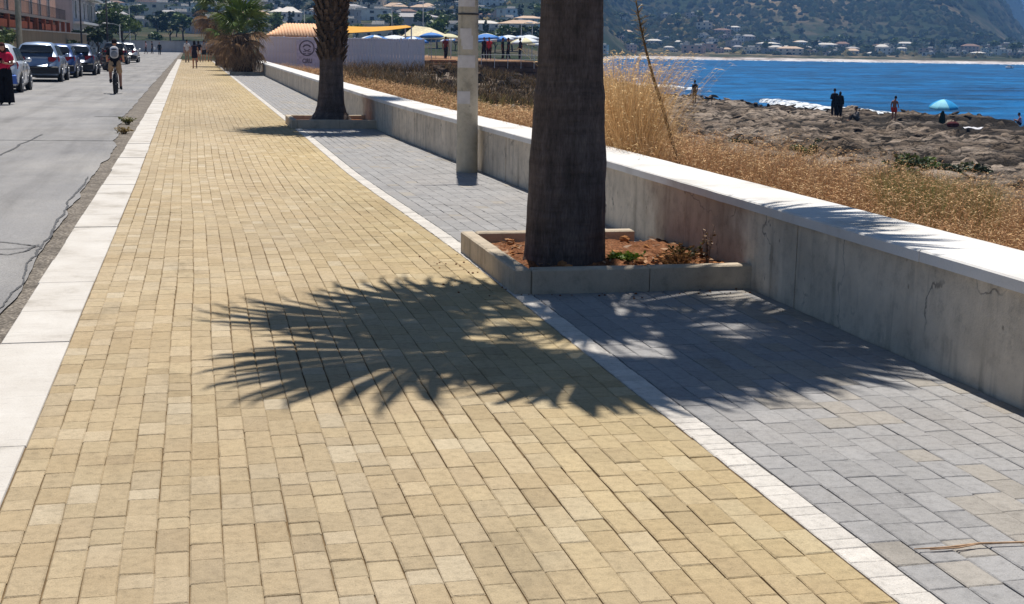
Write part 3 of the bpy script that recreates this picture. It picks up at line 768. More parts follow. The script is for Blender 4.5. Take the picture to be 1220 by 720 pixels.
def frond_mesh(seed, pl, Rb, tones, nseg=30, span=118, droop=.25, tipd=.3, narrow=1.0, wj=.48):
    rr = random.Random(seed); b = MB(); col = rr.choice(tones)
    b.color(mul(col, 1.1)); b.tube([(0, 0, 0), (pl*.5, 0, .03*pl), (pl, 0, -droop*.2*pl)], [.028, .018, .012], 5, sq=.5)
    hub = Vector((pl, 0, -droop*.2*pl)); da = 2*span/nseg
    for k in range(nseg):
        a = R((-span+da*(k+.5)+rr.uniform(-1.5, 1.5))*narrow); L = Rb*(1-.28*(abs(a)/R(span))**2)*rr.uniform(.86, 1.08)
        h = R(da*.56*narrow)
        def P(r, ang, z): return hub+Vector((r*math.cos(ang), r*math.sin(ang), z-droop*(r/Rb)**2*Rb*.5-.25*Rb*(1-math.cos(a))*.35))
        b.color(mul(col, rr.uniform(.8, 1.2)))
        r1, r2 = L*wj, L*(.5+wj*.6); tz = -tipd*Rb*rr.uniform(.5, 1.4)
        h2 = h*.36; sw = rr.uniform(-.05, .05)
        i = [b.vert(q) for q in (P(.03, a, 0), P(r1, a-h, .018), P(r1, a, -.02), P(r1, a+h, .018), P(r2, a-h2+sw, tz*.25+.008), P(r2, a+sw, tz*.25-.01), P(r2, a+h2+sw, tz*.25+.008), P(L, a+sw*1.6, tz))]
        for f in ((0, 1, 2), (0, 2, 3), (1, 4, 5, 2), (2, 5, 6, 3), (4, 7, 5), (5, 7, 6)): b.face([i[q] for q in f])
    return b
M_FRONDG = leaf_mat('palm_frond_green', .10, .45)
FR_G = [frond_mesh(s, .85, 1.12, G_GRN, droop=d).mesh('frond', M_FRONDG) for s, d in ((1, .2), (2, .35), (3, .28), (4, .45))]
FR_D = [frond_mesh(s, .7, .95, G_DEAD, 22, 80, .7, .5, .8).mesh('dead_frond', M_FROND) for s in (11, 12, 13)]
FR_C = [frond_mesh(s, .30, .55, G_DEAD, 16, 60, .9, .4, .6).mesh('dead_frond', M_FROND) for s in (21, 22)]
def trunk(prof, m, lean, parent, rough=.03, n=44, rings=80, seed=0, knobs=0):
    zs = np.linspace(prof[0][1], prof[-1][1], rings); rad = np.interp(zs, [p[1] for p in prof], [p[0] for p in prof])
    th = np.linspace(0, 2*math.pi, n, endpoint=False); TH, ZS = np.meshgrid(th, zs)
    cx, cy = np.cos(TH)*2.2+5, np.sin(TH)*2.2+5
    d = (fbm(cx*1.6+seed, cy*1.6+ZS*.7, 4, 150)-.5)*1.6+(fbm(cx*.5+seed, ZS*7+cy*.5, 3, 155)-.5)*1.2+(fbm(cx*5, cy*5+ZS*1.5, 3, 157)-.5)*.7
    rr = rad[:, None]*(1+rough*d); l = np.array([lean(z) for z in zs])
    V = np.stack([rr*np.cos(TH)+l[:, :1], rr*np.sin(TH)+l[:, 1:], ZS], -1).reshape(-1, 3)
    i = np.arange(rings*n).reshape(rings, n); j = np.roll(i, -1, 1)
    F = np.stack([i[:-1], j[:-1], j[1:], i[1:]], -1).reshape(-1, 4)
    return link('trunk', np_mesh('trunk', V, F, m, True), parent)
def boots(parent, z0, z1, rad, lean, m, n=110, seed=3, size=.16):
    """the criss-cross stubs of cut leaf bases"""
    rr = random.Random(seed); b = MB()
    for k in range(n):
        z = z0+(z1-z0)*k/n; a = k*2.39996; l = lean(z); r = rad(z)
        c, s = math.cos(a), math.sin(a); L = size*rr.uniform(.7, 1.5); w = rr.uniform(.035, .06); o = rr.uniform(.02, .09)
        u = Vector((c, s, 0)); t = Vector((-s, c, 0)); base = Vector((l[0], l[1], z))+u*r*.9
        tip = base+u*(o+.04)+Vector((0, 0, L))+t*rr.uniform(-.05, .05)
        p = [base-t*w, base+t*w, tip+t*w*.6, tip-t*w*.6]; q = [x+u*.03 for x in p]
        i = [b.vert(x) for x in p+q]
        for f in ((4, 5, 6, 7), (0, 4, 7, 3), (1, 2, 6, 5), (3, 7, 6, 2), (0, 1, 5, 4)): b.face([i[x] for x in f])
    return tag(b.build('leaf_bases', m, parent), kind='stuff')
def crown(parent, c, n_g, n_d, seed, el=(80, -22), sc=1.0, dead_el=(-25, -78), dsc=1.0, small=0, azf=None):
    rr = random.Random(seed)
    for k in range(n_g):
        t = (k+.5)/n_g; e = el[0]+(el[1]-el[0])*t**.85+rr.uniform(-7, 7); a = k*137.508+rr.uniform(-9, 9)
        o = link('frond', rr.choice(FR_G), parent, (c[0], c[1], c[2]+.35*(1-t)*sc)); s = sc*rr.uniform(.85, 1.1)
        o.rotation_euler = (R(rr.uniform(-22, 22)), -R(e), R(a)); o.scale = (s, s, s)
    for k in range(n_d):
        t = (k+.5)/max(1, n_d); e = dead_el[0]+(dead_el[1]-dead_el[0])*t+rr.uniform(-8, 8); a = k*137.508+40+rr.uniform(-14, 14)
        o = link('dead_frond', rr.choice(FR_C if small else FR_D), parent, (c[0], c[1], c[2]-.15-.5*t*dsc)); s = dsc*rr.uniform(.8, 1.15)
        o.rotation_euler = (R(rr.uniform(-25, 25)), -R(e), R(a)); o.scale = (s, s, s)
# nearest palm
p1 = thing('palm_tree', 'nearest and thickest palm trunk, dark and smooth, in the red soil planter', 'palm', (2.55, 9.22, 0), 0, 'palms along the promenade')
ln1 = lambda z: (.008*z, .0)
trunk([(.32, .02), (.298, .12), (.288, .25), (.283, .45), (.276, .6), (.272, .8), (.252, 1.05), (.244, 1.2), (.247, 1.27), (.232, 1.36), (.222, 1.6), (.214, 1.95), (.205, 2.6), (.19, 3.8), (.23, 4.7)], M_BARK, ln1, p1, .042, 84, 240)
FR_L = [frond_mesh(s, .9, 1.2, G_GRN, 26, sp_, d, .3, 1., .64).mesh('frond', M_FRONDG) for s, sp_, d in ((41, 74, .2), (42, 86, .3), (43, 66, .25))]
rr = random.Random(6)
for a, e, s in ((163, 2, 1.14), (134, -4, .98), (202, 0, 1.2), (222, -14, .95), (252, -6, 1.06), (270, 6, .92), (318, 0, 1.05), (340, -8, .95), (5, 4, 1.0), (60, 8, .9), (105, -6, .85), (300, 18, .85), (180, 22, .8), (235, 24, .8), (20, 26, .8)):
    o = link('frond', rr.choice(FR_L), p1, (.0, .02, 4.8)); o.rotation_euler = (R(rr.choice((-1, 1))*rr.uniform(8, 34)), -R(e), R(a)); o.scale = (s, s, s)
for k in range(17):
    o = link('frond', rr.choice(FR_L), p1, (.0, .02, 4.95)); o.rotation_euler = (R(rr.uniform(-30, 30)), -R(rr.uniform(26, 84)), R(k*137.5)); s = rr.uniform(.68, .92); o.scale = (s, s, s)
boots(p1, 4.0, 4.9, lambda z: .22, ln1, M_BARK2, 60, 7, .22)
# second palm
p2 = thing('palm_tree', 'second palm along the wall, criss-cross leaf stubs above a dark smooth trunk', 'palm', (2.60, 27.1, 0), 0, 'palms along the promenade')
ln2 = lambda z: (.02*z-.06*math.exp(-z/.3)*0, 0)
trunk([(.46, .06), (.40, .14), (.31, .26), (.27, .4), (.25, .62), (.235, .9), (.225, 1.2), (.23, 1.5), (.25, 2.0), (.27, 2.6), (.30, 3.8)], M_BARK, ln2, p2, .06, 48, 90, 5)
boots(p2, 1.25, 2.4, lambda z: .22+.05*(z-1.2), ln2, M_BARK2, 130, 3, .15)
boots(p2, 2.30, 3.3, lambda z: .29, lambda z: (.05, 0), M_BARK2, 70, 4, .3)
b = MB(); rr = random.Random(9)
for k in range(70):      # hanging thatch of old fronds under the crown
    a = rr.uniform(0, 6.28); l = ln2(2.6); u = Vector((math.cos(a), math.sin(a), 0)); q = Vector((l[0], l[1], 3.25))+u*.25
    b.color(mul(rr.choice(G_DEAD), rr.uniform(.6, 1.1))); e = q+u*rr.uniform(.06, .22)+Vector((0, 0, -rr.uniform(.5, .85))); b.tube([q, q*.4+e*.6+u*.06, e], [.03, .045, .02], 4)
tag(b.build('thatch', M_FROND, p2), kind='stuff')
crown(p2, (.06, 0, 4.1), 28, 0, 5, (75, -12), .95, (-30, -70), .9)
# the bushy palms farther on
def bushy(loc, label, th, rad, seed, sc, skirt, ng, nd, dsc=1.1, tone=None):
    t = thing('palm_tree', label, 'palm', loc, 0, 'palms along the promenade'); ln = lambda z: (0, 0)
    trunk([(rad*1.1, .05), (rad, .4), (rad*.95, th*.7), (rad*.7, th+.3)], M_BARK2, ln, t, .10, 24, 30, seed)
    boots(t, .1, th, lambda z: rad*.9, ln, M_BARK2, 110, seed, .22)
    crown(t, (0, 0, th+.35), ng, nd, seed, (84, 22), sc, (20, -52), dsc); return t
bushy((2.32, 70.0, 0), 'bushy green fan palm with a spreading skirt of brown dead fronds', 1.75, .46, 31, .95, True, 15, 30, .95)
bushy((2.0, 80.2, 0), 'squat fan palm with mostly brown fronds, right behind the bushy green palm', 1.6, .42, 32, .85, True, 5, 30, .95)
bushy((1.62, 93.0, 0), 'taller fan palm with dark olive crown above the brown-skirted palms', 3.3, .32, 33, 1.1, False, 14, 30, 1.05)

# weeds and litter in the nearest planter
M_WEED = leaf_mat('weed_leaf', .2)
def weed(name, label, loc, n, h, spread, tones, seed, cat='weed', leaf=.03):
    rr = random.Random(seed); t = thing(name, label, cat, loc); sb = MB(); lb = MB()
    for k in range(n):
        a = rr.uniform(0, 6.28); e = Vector((math.cos(a)*spread*rr.uniform(.2, 1), math.sin(a)*spread*rr.uniform(.2, 1), h*rr.uniform(.5, 1)))
        sb.color(mul(rr.choice(tones), .7)); sb.tube([(e.x*.1, e.y*.1, -.02), e*.5+Vector((0, 0, h*.12)), e], [.004, .003, .002], 4)
        for q in range(9):
            tt = rr.uniform(.25, 1); p = e*tt+Vector((0, 0, h*.2*tt*(1-tt))); d = Vector((rr.gauss(0, 1), rr.gauss(0, 1), rr.gauss(.3, .6))).normalized(); s = leaf*rr.uniform(.5, 1.3)
            w = d.cross(Vector((rr.random(), rr.random(), 1))).normalized()*s*.4
            lb.color(mul(rr.choice(tones), rr.uniform(.7, 1.3))); lb.poly([p, p+d*s*.5+w, p+d*s, p+d*s*.5-w])
    sb.build('stem', M_WEED, t); tag(lb.build('leaves', M_WEED, t), kind='stuff'); return t
weed('green_weed', 'low bright green weed on the red soil right of the trunk', (2.98, 9.10, .10), 26, .06, .16, [lin(88, 116, 40), lin(110, 132, 52)], 1, leaf=.035)
weed('dry_weed', 'brown withered weed in the planter against the wall', (3.40, 9.05, .09), 26, .14, .2, [lin(128, 96, 62), lin(96, 78, 50), lin(80, 84, 48)], 2)
weed('dry_weed', 'clumpy dead weed by the front right corner of the planter', (3.25, 8.75, .09), 30, .12, .22, [lin(150, 112, 74), lin(120, 88, 56)], 3)
weed('thin_weed', 'thin upright weed with pale flower head by the wall in the planter', (3.50, 8.85, .09), 7, .30, .05, [lin(110, 90, 66), lin(170, 150, 130)], 4)
weed('kerb_weed', 'small green weed growing in the gutter beside the far white kerb', (-1.42, 29.5, -.13), 24, .16, .2, [lin(110, 116, 60), lin(140, 132, 84)], 5, leaf=.05)
weed('kerb_weed', 'dry pale weed tuft in the gutter nearer than the green one', (-1.36, 26.6, -.13), 20, .12, .22, [lin(170, 150, 110), lin(140, 124, 84)], 6, leaf=.05)
b = MB(); rr = random.Random(4)      # crumpled paper
g = [[b.vert((-.07+.035*i+rr.uniform(-.008, .008), -.045+.03*j, .012+rr.uniform(0, .035))) for i in range(5)] for j in range(4)]
for j in range(3):
    for i in range(4): b.face((g[j][i], g[j][i+1], g[j+1][i+1], g[j+1][i]))
tag(b.build('paper_scrap', plain('scrap_paper', lin(226, 218, 190), .8), None, loc=(2.93, 9.72, .11)), 'crumpled white paper scrap lying on the red soil by the trunk', 'litter')
# clods along the planter's right side
L = MB(); rr = random.Random(14)
for k in range(150):
    x, y = rr.uniform(2.13, 3.62), rr.uniform(8.57, 10.2)
    if math.hypot(x-2.55, y-9.22) < .31: continue
    a = rr.uniform(0, 6.28); s = rr.uniform(.012, .05); L.color(mul(lin(170, 130, 92), rr.uniform(.5, 1.3))); u = Vector((math.cos(a), math.sin(a), rr.uniform(-.2, .3)))*s; v = Vector((-math.sin(a), math.cos(a), rr.uniform(-.4, .4)))*s*.35
    p = Vector((x, y, .125)); L.poly([p-u, p+v, p+u, p-v])
tag(L.build('leaf_litter', M_WEED), kind='stuff')
L = MB()
for k in range(70):      # crumbs of earth spilled over the kerb on the pavers
    x, y = (rr.uniform(1.6, 2.0), rr.uniform(8.2, 10.2)) if rr.random() < .5 else (rr.uniform(2.0, 3.6), 8.43-abs(rr.gauss(0, .12)))
    s = rr.uniform(.003, .010); L.ell((x, y, s*.4), (s, s, s*.7), 5, 3)
tag(L.build('soil_crumbs', M_SOIL), kind='stuff')
V = MB()
for k in range(110):
    x, y = (random.uniform(3.0, 3.62), random.uniform(8.58, 9.3)) if k < 70 else (random.uniform(2.15, 3.6), random.uniform(8.58, 10.2)); s = random.uniform(.010, .045)
    V.ell((x, y, .095+s*.4), (s, s*random.uniform(.7, 1.2), s*.7), 6, 4, lambda p: p*random.uniform(.8, 1.2))
tag(V.build('soil_clods', plain('clod', lin(168, 118, 78), .95, .1, .3, 20, .4)), kind='stuff')
# twig on the grey pavers
b = MB(); b.tube([(-.29, .012, .012), (-.18, .004, .012), (-.05, .012, .014), (.10, .0, .012), (.30, .016, .012)], [.002, .004, .004, .0035, .003], 6); b.tube([(-.05, .012, .013), (-.14, -.006, .012), (-.24, .0, .01)], [.002, .003, .002], 5)
tag(b.build('twig', plain('dry_twig', lin(176, 146, 118), .8, .1, .3, 30), None, True, (2.53, 3.73, 0)), 'thin brown dry twig lying on the grey pavers', 'twig')

# leaning dead stalk
st = thing('dead_stalk', 'tall thin dry flower stalk leaning out of the dry grass behind the wall', 'plant', (0, 0, 0))
Ys = 13.6; b = MB(); pts = []; rad = []
for px, py, r in ((812, 205, .022), (803, 178, .020), (790, 130, .019), (778, 92, .017), (770, 62, .013), (765, 40, .010), (760, 15, .008), (757, -6, .006)):
    pts.append(at_y(px, py, Ys)); rad.append(r)
b.tube(pts, rad, 7); b.build('stem', plain('stalk', lin(112, 92, 70), .8, .1, .3, 14, .3, obj=False), st, True)
b = MB(); rr = random.Random(8)
for k in range(90):
    i = rr.choice((4, 4, 5, 5, 5, 6)); q = pts[i].lerp(pts[i+1] if i+1 < len(pts) else pts[i], rr.random()); d = Vector((rr.gauss(0, 1), rr.gauss(0, 1), rr.uniform(-.2, 1))).normalized(); L = rr.uniform(.03, .11)
    b.color(mul(lin(140, 124, 98), rr.uniform(.6, 1.3))); w = d.cross(Vector((.3, .2, 1))).normalized()*.006; b.poly([q-w, q+w, q+d*L+w, q+d*L-w])
tag(b.build('dry_seed_heads', M_WEED, st), kind='stuff')

# ---- concrete pole with paper notices
pole = thing('concrete_pole', 'pale concrete lamp pole with torn paper notices, standing by the wall', 'pole', (3.385, 17.07, 0))
M_POLE = mk_concrete('pole_concrete', lin(186, 177, 158), False)
b = MB(); b.lathe([(.138, -.1), (.137, .3), (.128, 2.0), (.127, 2.012), (.118, 4.15), (.11, 4.2), (.0, 4.21)], 28, cap=False); b.build('shaft', M_POLE, pole, True)
b = MB(); b.lathe([(.134, 1.985), (.137, 1.99), (.137, 2.005), (.133, 2.01)], 28); b.build('band', plain('band_metal', (.06, .06, .06), .5), pole, True)
b = MB(); b.tube([(-.62, -.0, 4.13), (.22, -.0, 4.13)], .02, 8); b.tube([(-.5, 0, 4.13), (-.1, 0, 3.98)], .012, 6); b.build('cross_arm', plain('arm_metal', (.25, .25, .25), .5), pole)
M_PAPER = plain('notice_paper', lin(206, 202, 200), .85, .1, .08, 14, .2)
def notice(px0, px1, py0, py1, torn, seed):
    rr = random.Random(seed); b = MB(); zc = at_y(556, (py0+py1)/2, 16.94).z; n, m = 9, 7
    z1, z0 = at_y(556, py0, 16.94).z, at_y(556, py1, 16.94).z; x0, x1 = at_y(px0, 100, 16.94).x-3.385, at_y(px1, 100, 16.94).x-3.385
    r0 = .140-.005*zc; a0, a1 = math.asin(max(-.99, x0/r0)), math.asin(min(.99, x1/r0))
    for rr_, flip in ((r0+.004, 0), (r0+.0015, 1)):
        g = [[None]*n for _ in range(m)]
        for j in range(m):
            for i in range(n):
                a = a0+(a1-a0)*i/(n-1); z = z0+(z1-z0)*j/(m-1)
                rr2 = rr_+.002*math.sin(i*2.1+j)
                g[j][i] = b.vert((math.sin(a)*rr2, -math.cos(a)*rr2, z))
        for j in range(m-1):
            for i in range(n-1):
                if torn and ((i+j*.7 < 1.6) if torn == 1 else (j < 2 and 2 < i < 6)): continue
                if torn == 1 and j > 3 and i > 5+rr.random()*2: continue
                f = (g[j][i], g[j][i+1], g[j+1][i+1], g[j+1][i]); b.face(f if not flip else f[::-1])
    o = b.build('notice', M_PAPER, pole, True)
    # faint rows of print
    return o
notice(547.5, 565, -8, 8, 0, 1); notice(549, 563, 34, 59, 1, 2); notice(545, 566, 66, 81, 0, 3); notice(544.5, 560, 109, 124, 0, 4)
# ================================================================== PEOPLE
J0 = dict(pelvis=(0, 0, .95), spine=(0, 0, 1.12), chest=(0, 0, 1.31), neck=(0, -.01, 1.47), hb=(0, .005, 1.54))
for s, n in ((-1, 'l'), (1, 'r')):
    J0.update({'sh'+n: (s*.165, -.005, 1.40), 'el'+n: (s*.225, -.03, 1.13), 'wr'+n: (s*.24, .05, .89), 'pa'+n: (s*.24, .075, .82),
               'hi'+n: (s*.088, 0, .90), 'kn'+n: (s*.098, .02, .50), 'an'+n: (s*.10, -.03, .085), 'to'+n: (s*.12, .12, .035)})
RAD = dict(pelvis=(.135, .10), spine=(.118, .09), chest=(.145, .10), neck=(.055, .055), hb=(.055, .055), sh=(.06, .062), el=(.041, .041), wr=(.027, .03), pa=(.036, .017),
           hi=(.098, .10), kn=(.058, .06), an=(.036, .04), to=(.036, .025))
EDG = [('pelvis', 'spine'), ('spine', 'chest'), ('chest', 'neck'), ('neck', 'hb')]
for n in 'lr': EDG += [('chest', 'sh'+n), ('sh'+n, 'el'+n), ('el'+n, 'wr'+n), ('wr'+n, 'pa'+n), ('pelvis', 'hi'+n), ('hi'+n, 'kn'+n), ('kn'+n, 'an'+n), ('an'+n, 'to'+n)]
M_SKIN = {}
def skin(c):
    if c not in M_SKIN: M_SKIN[c] = plain('skin', lin(*c), .55, .35, .08, 8)
    return M_SKIN[c]
CLOTH = {}
def cloth(c):
    if c not in CLOTH: CLOTH[c] = plain('cloth', lin(*c), .85, .15, .22, 9, .3)
    return CLOTH[c]
def person(label, loc, rz, h=1.72, pose=None, wear=(), sk=(176, 128, 100), hair=(40, 30, 26), hairlen=0, look=(0, 0), group=None, build=1.0, cap=None):
    """one skinned body; garments are shells lifted off it"""
    J = {k: Vector(v) for k, v in J0.items()}
    for k, v in (pose or {}).items(): J[k] = Vector(v)
    me = bpy.data.meshes.new('t'); names = list(J); me.from_pydata([J[n] for n in names], [(names.index(a), names.index(b)) for a, b in EDG], [])
    o = bpy.data.objects.new('t', me); COL.objects.link(o)
    md = o.modifiers.new('s', 'SKIN'); o.modifiers.new('u', 'SUBSURF').levels = 2
    for i, n in enumerate(names):
        r = RAD.get(n) or RAD[n[:2]]; k = build if n in ('pelvis', 'spine', 'chest') or n[:2] in ('hi', 'kn', 'sh') else 1
        sv = me.skin_vertices[0].data[i]; sv.radius = (r[0]*k, r[1]*k); sv.use_root = (n == 'pelvis')
    bpy.context.view_layer.update(); dg = bpy.context.evaluated_depsgraph_get()
    ev = bpy.data.meshes.new_from_object(o.evaluated_get(dg)); bpy.data.objects.remove(o)
    V = [v.co.copy() for v in ev.vertices]; N = [v.normal.copy() for v in ev.vertices]; F = [tuple(p.vertices) for p in ev.polygons]
    # nearest bone for each face
    reg = []
    seg = [(a, b_, J[a], J[b_]-J[a]) for a, b_ in EDG]
    for f in F:
        c = sum((V[i] for i in f), Vector())/len(f); best = None
        for a, b_, p, d in seg:
            t = max(0, min(1, (c-p).dot(d)/d.length_squared)); q = (c-p-d*t).length/((RAD.get(b_) or RAD[b_[:2]])[0]+.03)
            if best is None or q < best[0]: best = (q, b_ if b_ in J0 and len(b_) > 4 or b_ in ('hb', 'neck', 'spine', 'chest') else b_[:2], t)
        reg.append(best[1:])
    B = MB(); B.v = [tuple(v) for v in V]; B.f = list(F); B.c = [(1, 1, 1)]*len(F)
    # head
    up = (J['hb']-J['neck']).normalized(); hm = Euler((look[0], 0, look[1])).to_matrix(); hc = J['hb']+hm @ Vector((0, .022, .10))
    def hp(p):
        q = p.copy()
        if q.z < 0: q.x *= 1-.28*min(1, -q.z); q.y *= 1+.04*q.z
        if q.y > .55 and abs(q.x) < .34 and -.42 < q.z < .12: q.y += .20*(1-abs(q.x)/.34)
        if q.y > .5 and abs(abs(q.x)-.38) < .2 and .0 < q.z < .25: q.y -= .06
        return q
    k0 = len(B.v); B.ell((0, 0, 0), (.076, .098, .122), 18, 14, hp)
    for i in range(k0, len(B.v)): B.v[i] = tuple(hc+hm @ Vector(B.v[i]))
    for s in (-1, 1):
        k0 = len(B.v); B.ell((s*.077, -.008, -.005), (.010, .022, .032), 6, 5)
        for i in range(k0, len(B.v)): B.v[i] = tuple(hc+hm @ Vector(B.v[i]))
    # fingers, rooted in the palm
    for n, s in (('l', -1), ('r', 1)):
        w, p = J['wr'+n], J['pa'+n]; d = (p-w).normalized(); side = d.cross(Vector((0, 1, .3)))
        side = (side.normalized() if side.length > .1 else Vector((1, 0, 0))); fw = side.cross(d).normalized()
        for q, (off, L) in enumerate(((-.027, .066), (-.010, .078), (.008, .074), (.025, .058))):
            a = p+side*off+d*.012; B.tube([a-d*.02, a+d*L*.4, a+d*L*.75+fw*L*.18, a+d*L*.9+fw*L*.42], [.0095, .0085, .0075, .006], 6)
        a = p-side*.03*s-d*.03; B.tube([a, a+d*.03-side*.022*s+fw*.012, a+d*.06-side*.028*s+fw*.022], [.011, .0095, .007], 6)
    t = thing('person', label, 'person', loc, rz, group, h/1.765)
    B.build('body', skin(sk), t, True)
    # eyes and mouth
    E_ = MB()
    for s in (-1, 1):
        k0 = len(E_.v); E_.ell((s*.029, .084, .012), (.011, .008, .006), 6, 4)
        for i in range(k0, len(E_.v)): E_.v[i] = tuple(hc+hm @ Vector(E_.v[i]))
    E_.build('eyes', cloth((30, 24, 22)), t)
    E_ = MB(); k0 = 0; E_.ell((0, .083, -.062), (.023, .008, .006), 8, 4)
    for i in range(k0, len(E_.v)): E_.v[i] = tuple(hc+hm @ Vector(E_.v[i]))
    E_.build('mouth', cloth((140, 74, 66)), t)
    # hair
    H = MB(); nu, nv = 18, 12; k0 = len(H.v)
    H.ell((0, -.004, .008), (.086, .108, .128), nu, nv, lambda p: p*(1+.05*math.sin(p.x*17+p.z*9)))
    keep = []
    for f in H.f:
        c = sum((Vector(H.v[i]) for i in f), Vector())/len(f)
        if c.z > .075-.0*c.y or (c.y < .035 and c.z > -.07+(.05 if hairlen == 0 else -.06)): keep.append(f)
    H.f = keep; H.c = [(1, 1, 1)]*len(keep)
    for i in range(len(H.v)): H.v[i] = tuple(hc+hm @ Vector(H.v[i]))
    if hairlen:
        H.lathe([(.05, 0), (.085, -.06), (.088, -.16), (.05, -hairlen)], 10, (hc.x, hc.y-.05, hc.z+.03), 1.0, .55)
    H.build('hair', cloth(hair), t, True)
    if cap:
        Cp = MB(); Cp.ell((0, 0, .03), (.094, .115, .115), 16, 10); Cp.f = [f for f in Cp.f if sum(Cp.v[i][2] for i in f)/4 > .04]; Cp.c = [(1, 1, 1)]*len(Cp.f)
        Cp.box((0, .13, .045), (.14, .12, .008))
        for i in range(len(Cp.v)): Cp.v[i] = tuple(hc+hm @ Vector(Cp.v[i]))
        Cp.build('cap', cloth(cap), t, True)
    for name, col, fn, off in wear:
        G = MB(); mp = {}
        for f, (b_, tt) in zip(F, reg):
            if not fn(b_, tt): continue
            ids = []
            for i in f:
                if i not in mp: mp[i] = G.vert(V[i]+N[i]*(off+.004*math.sin(V[i].z*38+V[i].x*21)))
                ids.append(mp[i])
            G.face(ids)
        if G.f: G.build(name, cloth(col), t, True)
    return t
TORSO = ('spine', 'chest', 'sh')
def tee(b, t): return b in TORSO or (b == 'neck' and t < .45) or (b == 'el' and t < .62)
def tank(b, t): return b in TORSO or (b == 'neck' and t < .3)
def longsl(b, t): return b in TORSO or (b == 'neck' and t < .5) or b in ('el',) or (b == 'wr' and t < .9)
def shorts(b, t): return b == 'hi' or (b == 'kn' and t < .75) or (b == 'spine' and t < .2)
def trousers(b, t): return b in ('hi', 'kn') or (b == 'an' and t < .93) or (b == 'spine' and t < .2)
def dressf(b, t): return b in TORSO or b == 'hi' or (b == 'kn' and t < .55)
def shoes(b, t): return b == 'to' or (b == 'an' and t > .93)
def swim(b, t): return b == 'hi' or (b == 'kn' and t < .55) or (b == 'spine' and t < .15)
def skirt(t, prof, col, sx=1, sy=.75, name='skirt'):
    b = MB(); b.lathe(prof, 28, (0, 0, 0), sx, sy, False, lambda th, z: 1+.05*math.sin(th*7+z*3)*max(0, (1-z))); return b.build(name, cloth(col), t, True)
def walk(ph=1, s=.16):
    a = ph
    return dict(knl=(-.095, .06+.05*a, .50), anl=(-.10, .02+s*a, .085), tol=(-.115, .16+s*a, .04), knr=(.095, .06-.05*a, .50), anr=(.10, -.04-s*a, .11), tor=(.115, .09-s*a, .05),
                ell=(-.215, -.04-.06*a, 1.13), wrl=(-.23, .02-.06*a, .90), pal=(-.23, .04-.05*a, .83), elr=(.215, -.03+.06*a, 1.13), wrr=(.23, .06+.1*a, .90), par=(.23, .09+.1*a, .83))
# woman in red, looking at what she holds
pw = dict(ell=(-.235, .02, 1.14), wrl=(-.10, .22, 1.16), pal=(-.045, .27, 1.19), elr=(.235, .02, 1.14), wrr=(.10, .22, 1.15), par=(.045, .27, 1.19), hb=(0, .03, 1.53))
w = person('woman in red top and long black trousers standing on the road with her phone', (-4.93, 38.2, -.118), R(170), 1.65, pw,
           [('top', (206, 40, 76), tee, .03), ('shoes', (30, 28, 30), shoes, .01)], (186, 136, 112), (70, 32, 30), .24, (-.45, 0))
b = MB(); 
for s in (-1, 1): b.lathe([(.135, .06), (.13, .3), (.115, .6), (.105, .86), (.09, .98)], 18, (s*.092, -.005, 0), 1.05, 1.1, False, lambda th, z: 1+.07*math.sin(th*6+z*4)*max(0, 1-z))
b.lathe([(.19, .80), (.195, .88), (.17, 1.02), (.145, 1.09)], 20, (0, 0, 0), 1, .72, False); b.build('trousers', cloth((24, 23, 27)), w, True)
b = MB(); b.box((0, .3, 1.235), (.075, .012, .15), 0); ph = tag(b.build('phone', cloth((26, 26, 30))), 'dark phone held in both hands by the woman in red', 'phone'); ph.location = w.location; ph.rotation_euler = w.rotation_euler; ph.scale = w.scale
# walkers on the promenade
GW = 'people walking on the promenade'
person('woman in dark sleeveless dress walking away, nearest of the promenade walkers', (-.03, 85.0, 0), 0, 1.68, walk(1), [('dress', (38, 32, 44), dressf, .02), ('shoes', (120, 90, 70), shoes, .01)], (170, 120, 95), (30, 24, 24), .22, group=GW)
t = person('man in pale shirt and tan trousers left of the woman in the dark dress', (-.60, 108.0, 0), 0, 1.76, walk(-1), [('shirt', (196, 196, 200), tee, .02), ('trousers', (150, 128, 110), trousers, .014), ('shoes', (60, 50, 46), shoes, .01)], (170, 124, 98), group=GW)
person('woman in a black top walking just right of the woman in the dark dress', (.28, 112.0, 0), 0, 1.70, walk(1), [('top', (24, 22, 26), tee, .02), ('skirt', (214, 210, 206), dressf, .012), ('shoes', (40, 36, 36), shoes, .01)], hairlen=.2, group=GW)
person('man in grey shirt and black shorts, left of the two grey shirts by the palms', (.70, 113.0, 0), 0, 1.76, walk(-1), [('shirt', (150, 150, 158), tee, .02), ('shorts', (28, 28, 34), shorts, .02), ('shoes', (200, 198, 196), shoes, .01)], group=GW)
person('man in grey shirt and dark shorts, right of the two grey shirts beside the palms', (1.16, 114.0, 0), 0, 1.74, walk(1), [('shirt', (138, 140, 150), tee, .02), ('shorts', (40, 40, 50), shorts, .02), ('shoes', (60, 58, 58), shoes, .01)], group=GW)
GF = 'people crossing at the far end of the road'
person('person in pale pink top crossing at the far end of the road', (-6.4, 190, -.12), R(90), 1.7, walk(1), [('top', (212, 170, 176), tee, .02), ('trousers', (52, 50, 60), trousers, .014)], group=GF)
person('person in black carrying a white bag at the far end of the road', (-5.6, 190, -.12), R(90), 1.72, walk(-1), [('top', (26, 26, 30), tee, .02), ('trousers', (34, 34, 40), trousers, .014)], group=GF)
b = MB(); b.ell((0, 0, .12), (.14, .06, .16), 10, 6); b.tube([(-.08, 0, .24), (0, 0, .42), (.08, 0, .24)], .01, 5); tag(b.build('carrier_bag', cloth((226, 226, 226)), None, True, (-5.3, 190, .55)), 'white carrier bag held by the person in black at the road end', 'bag')
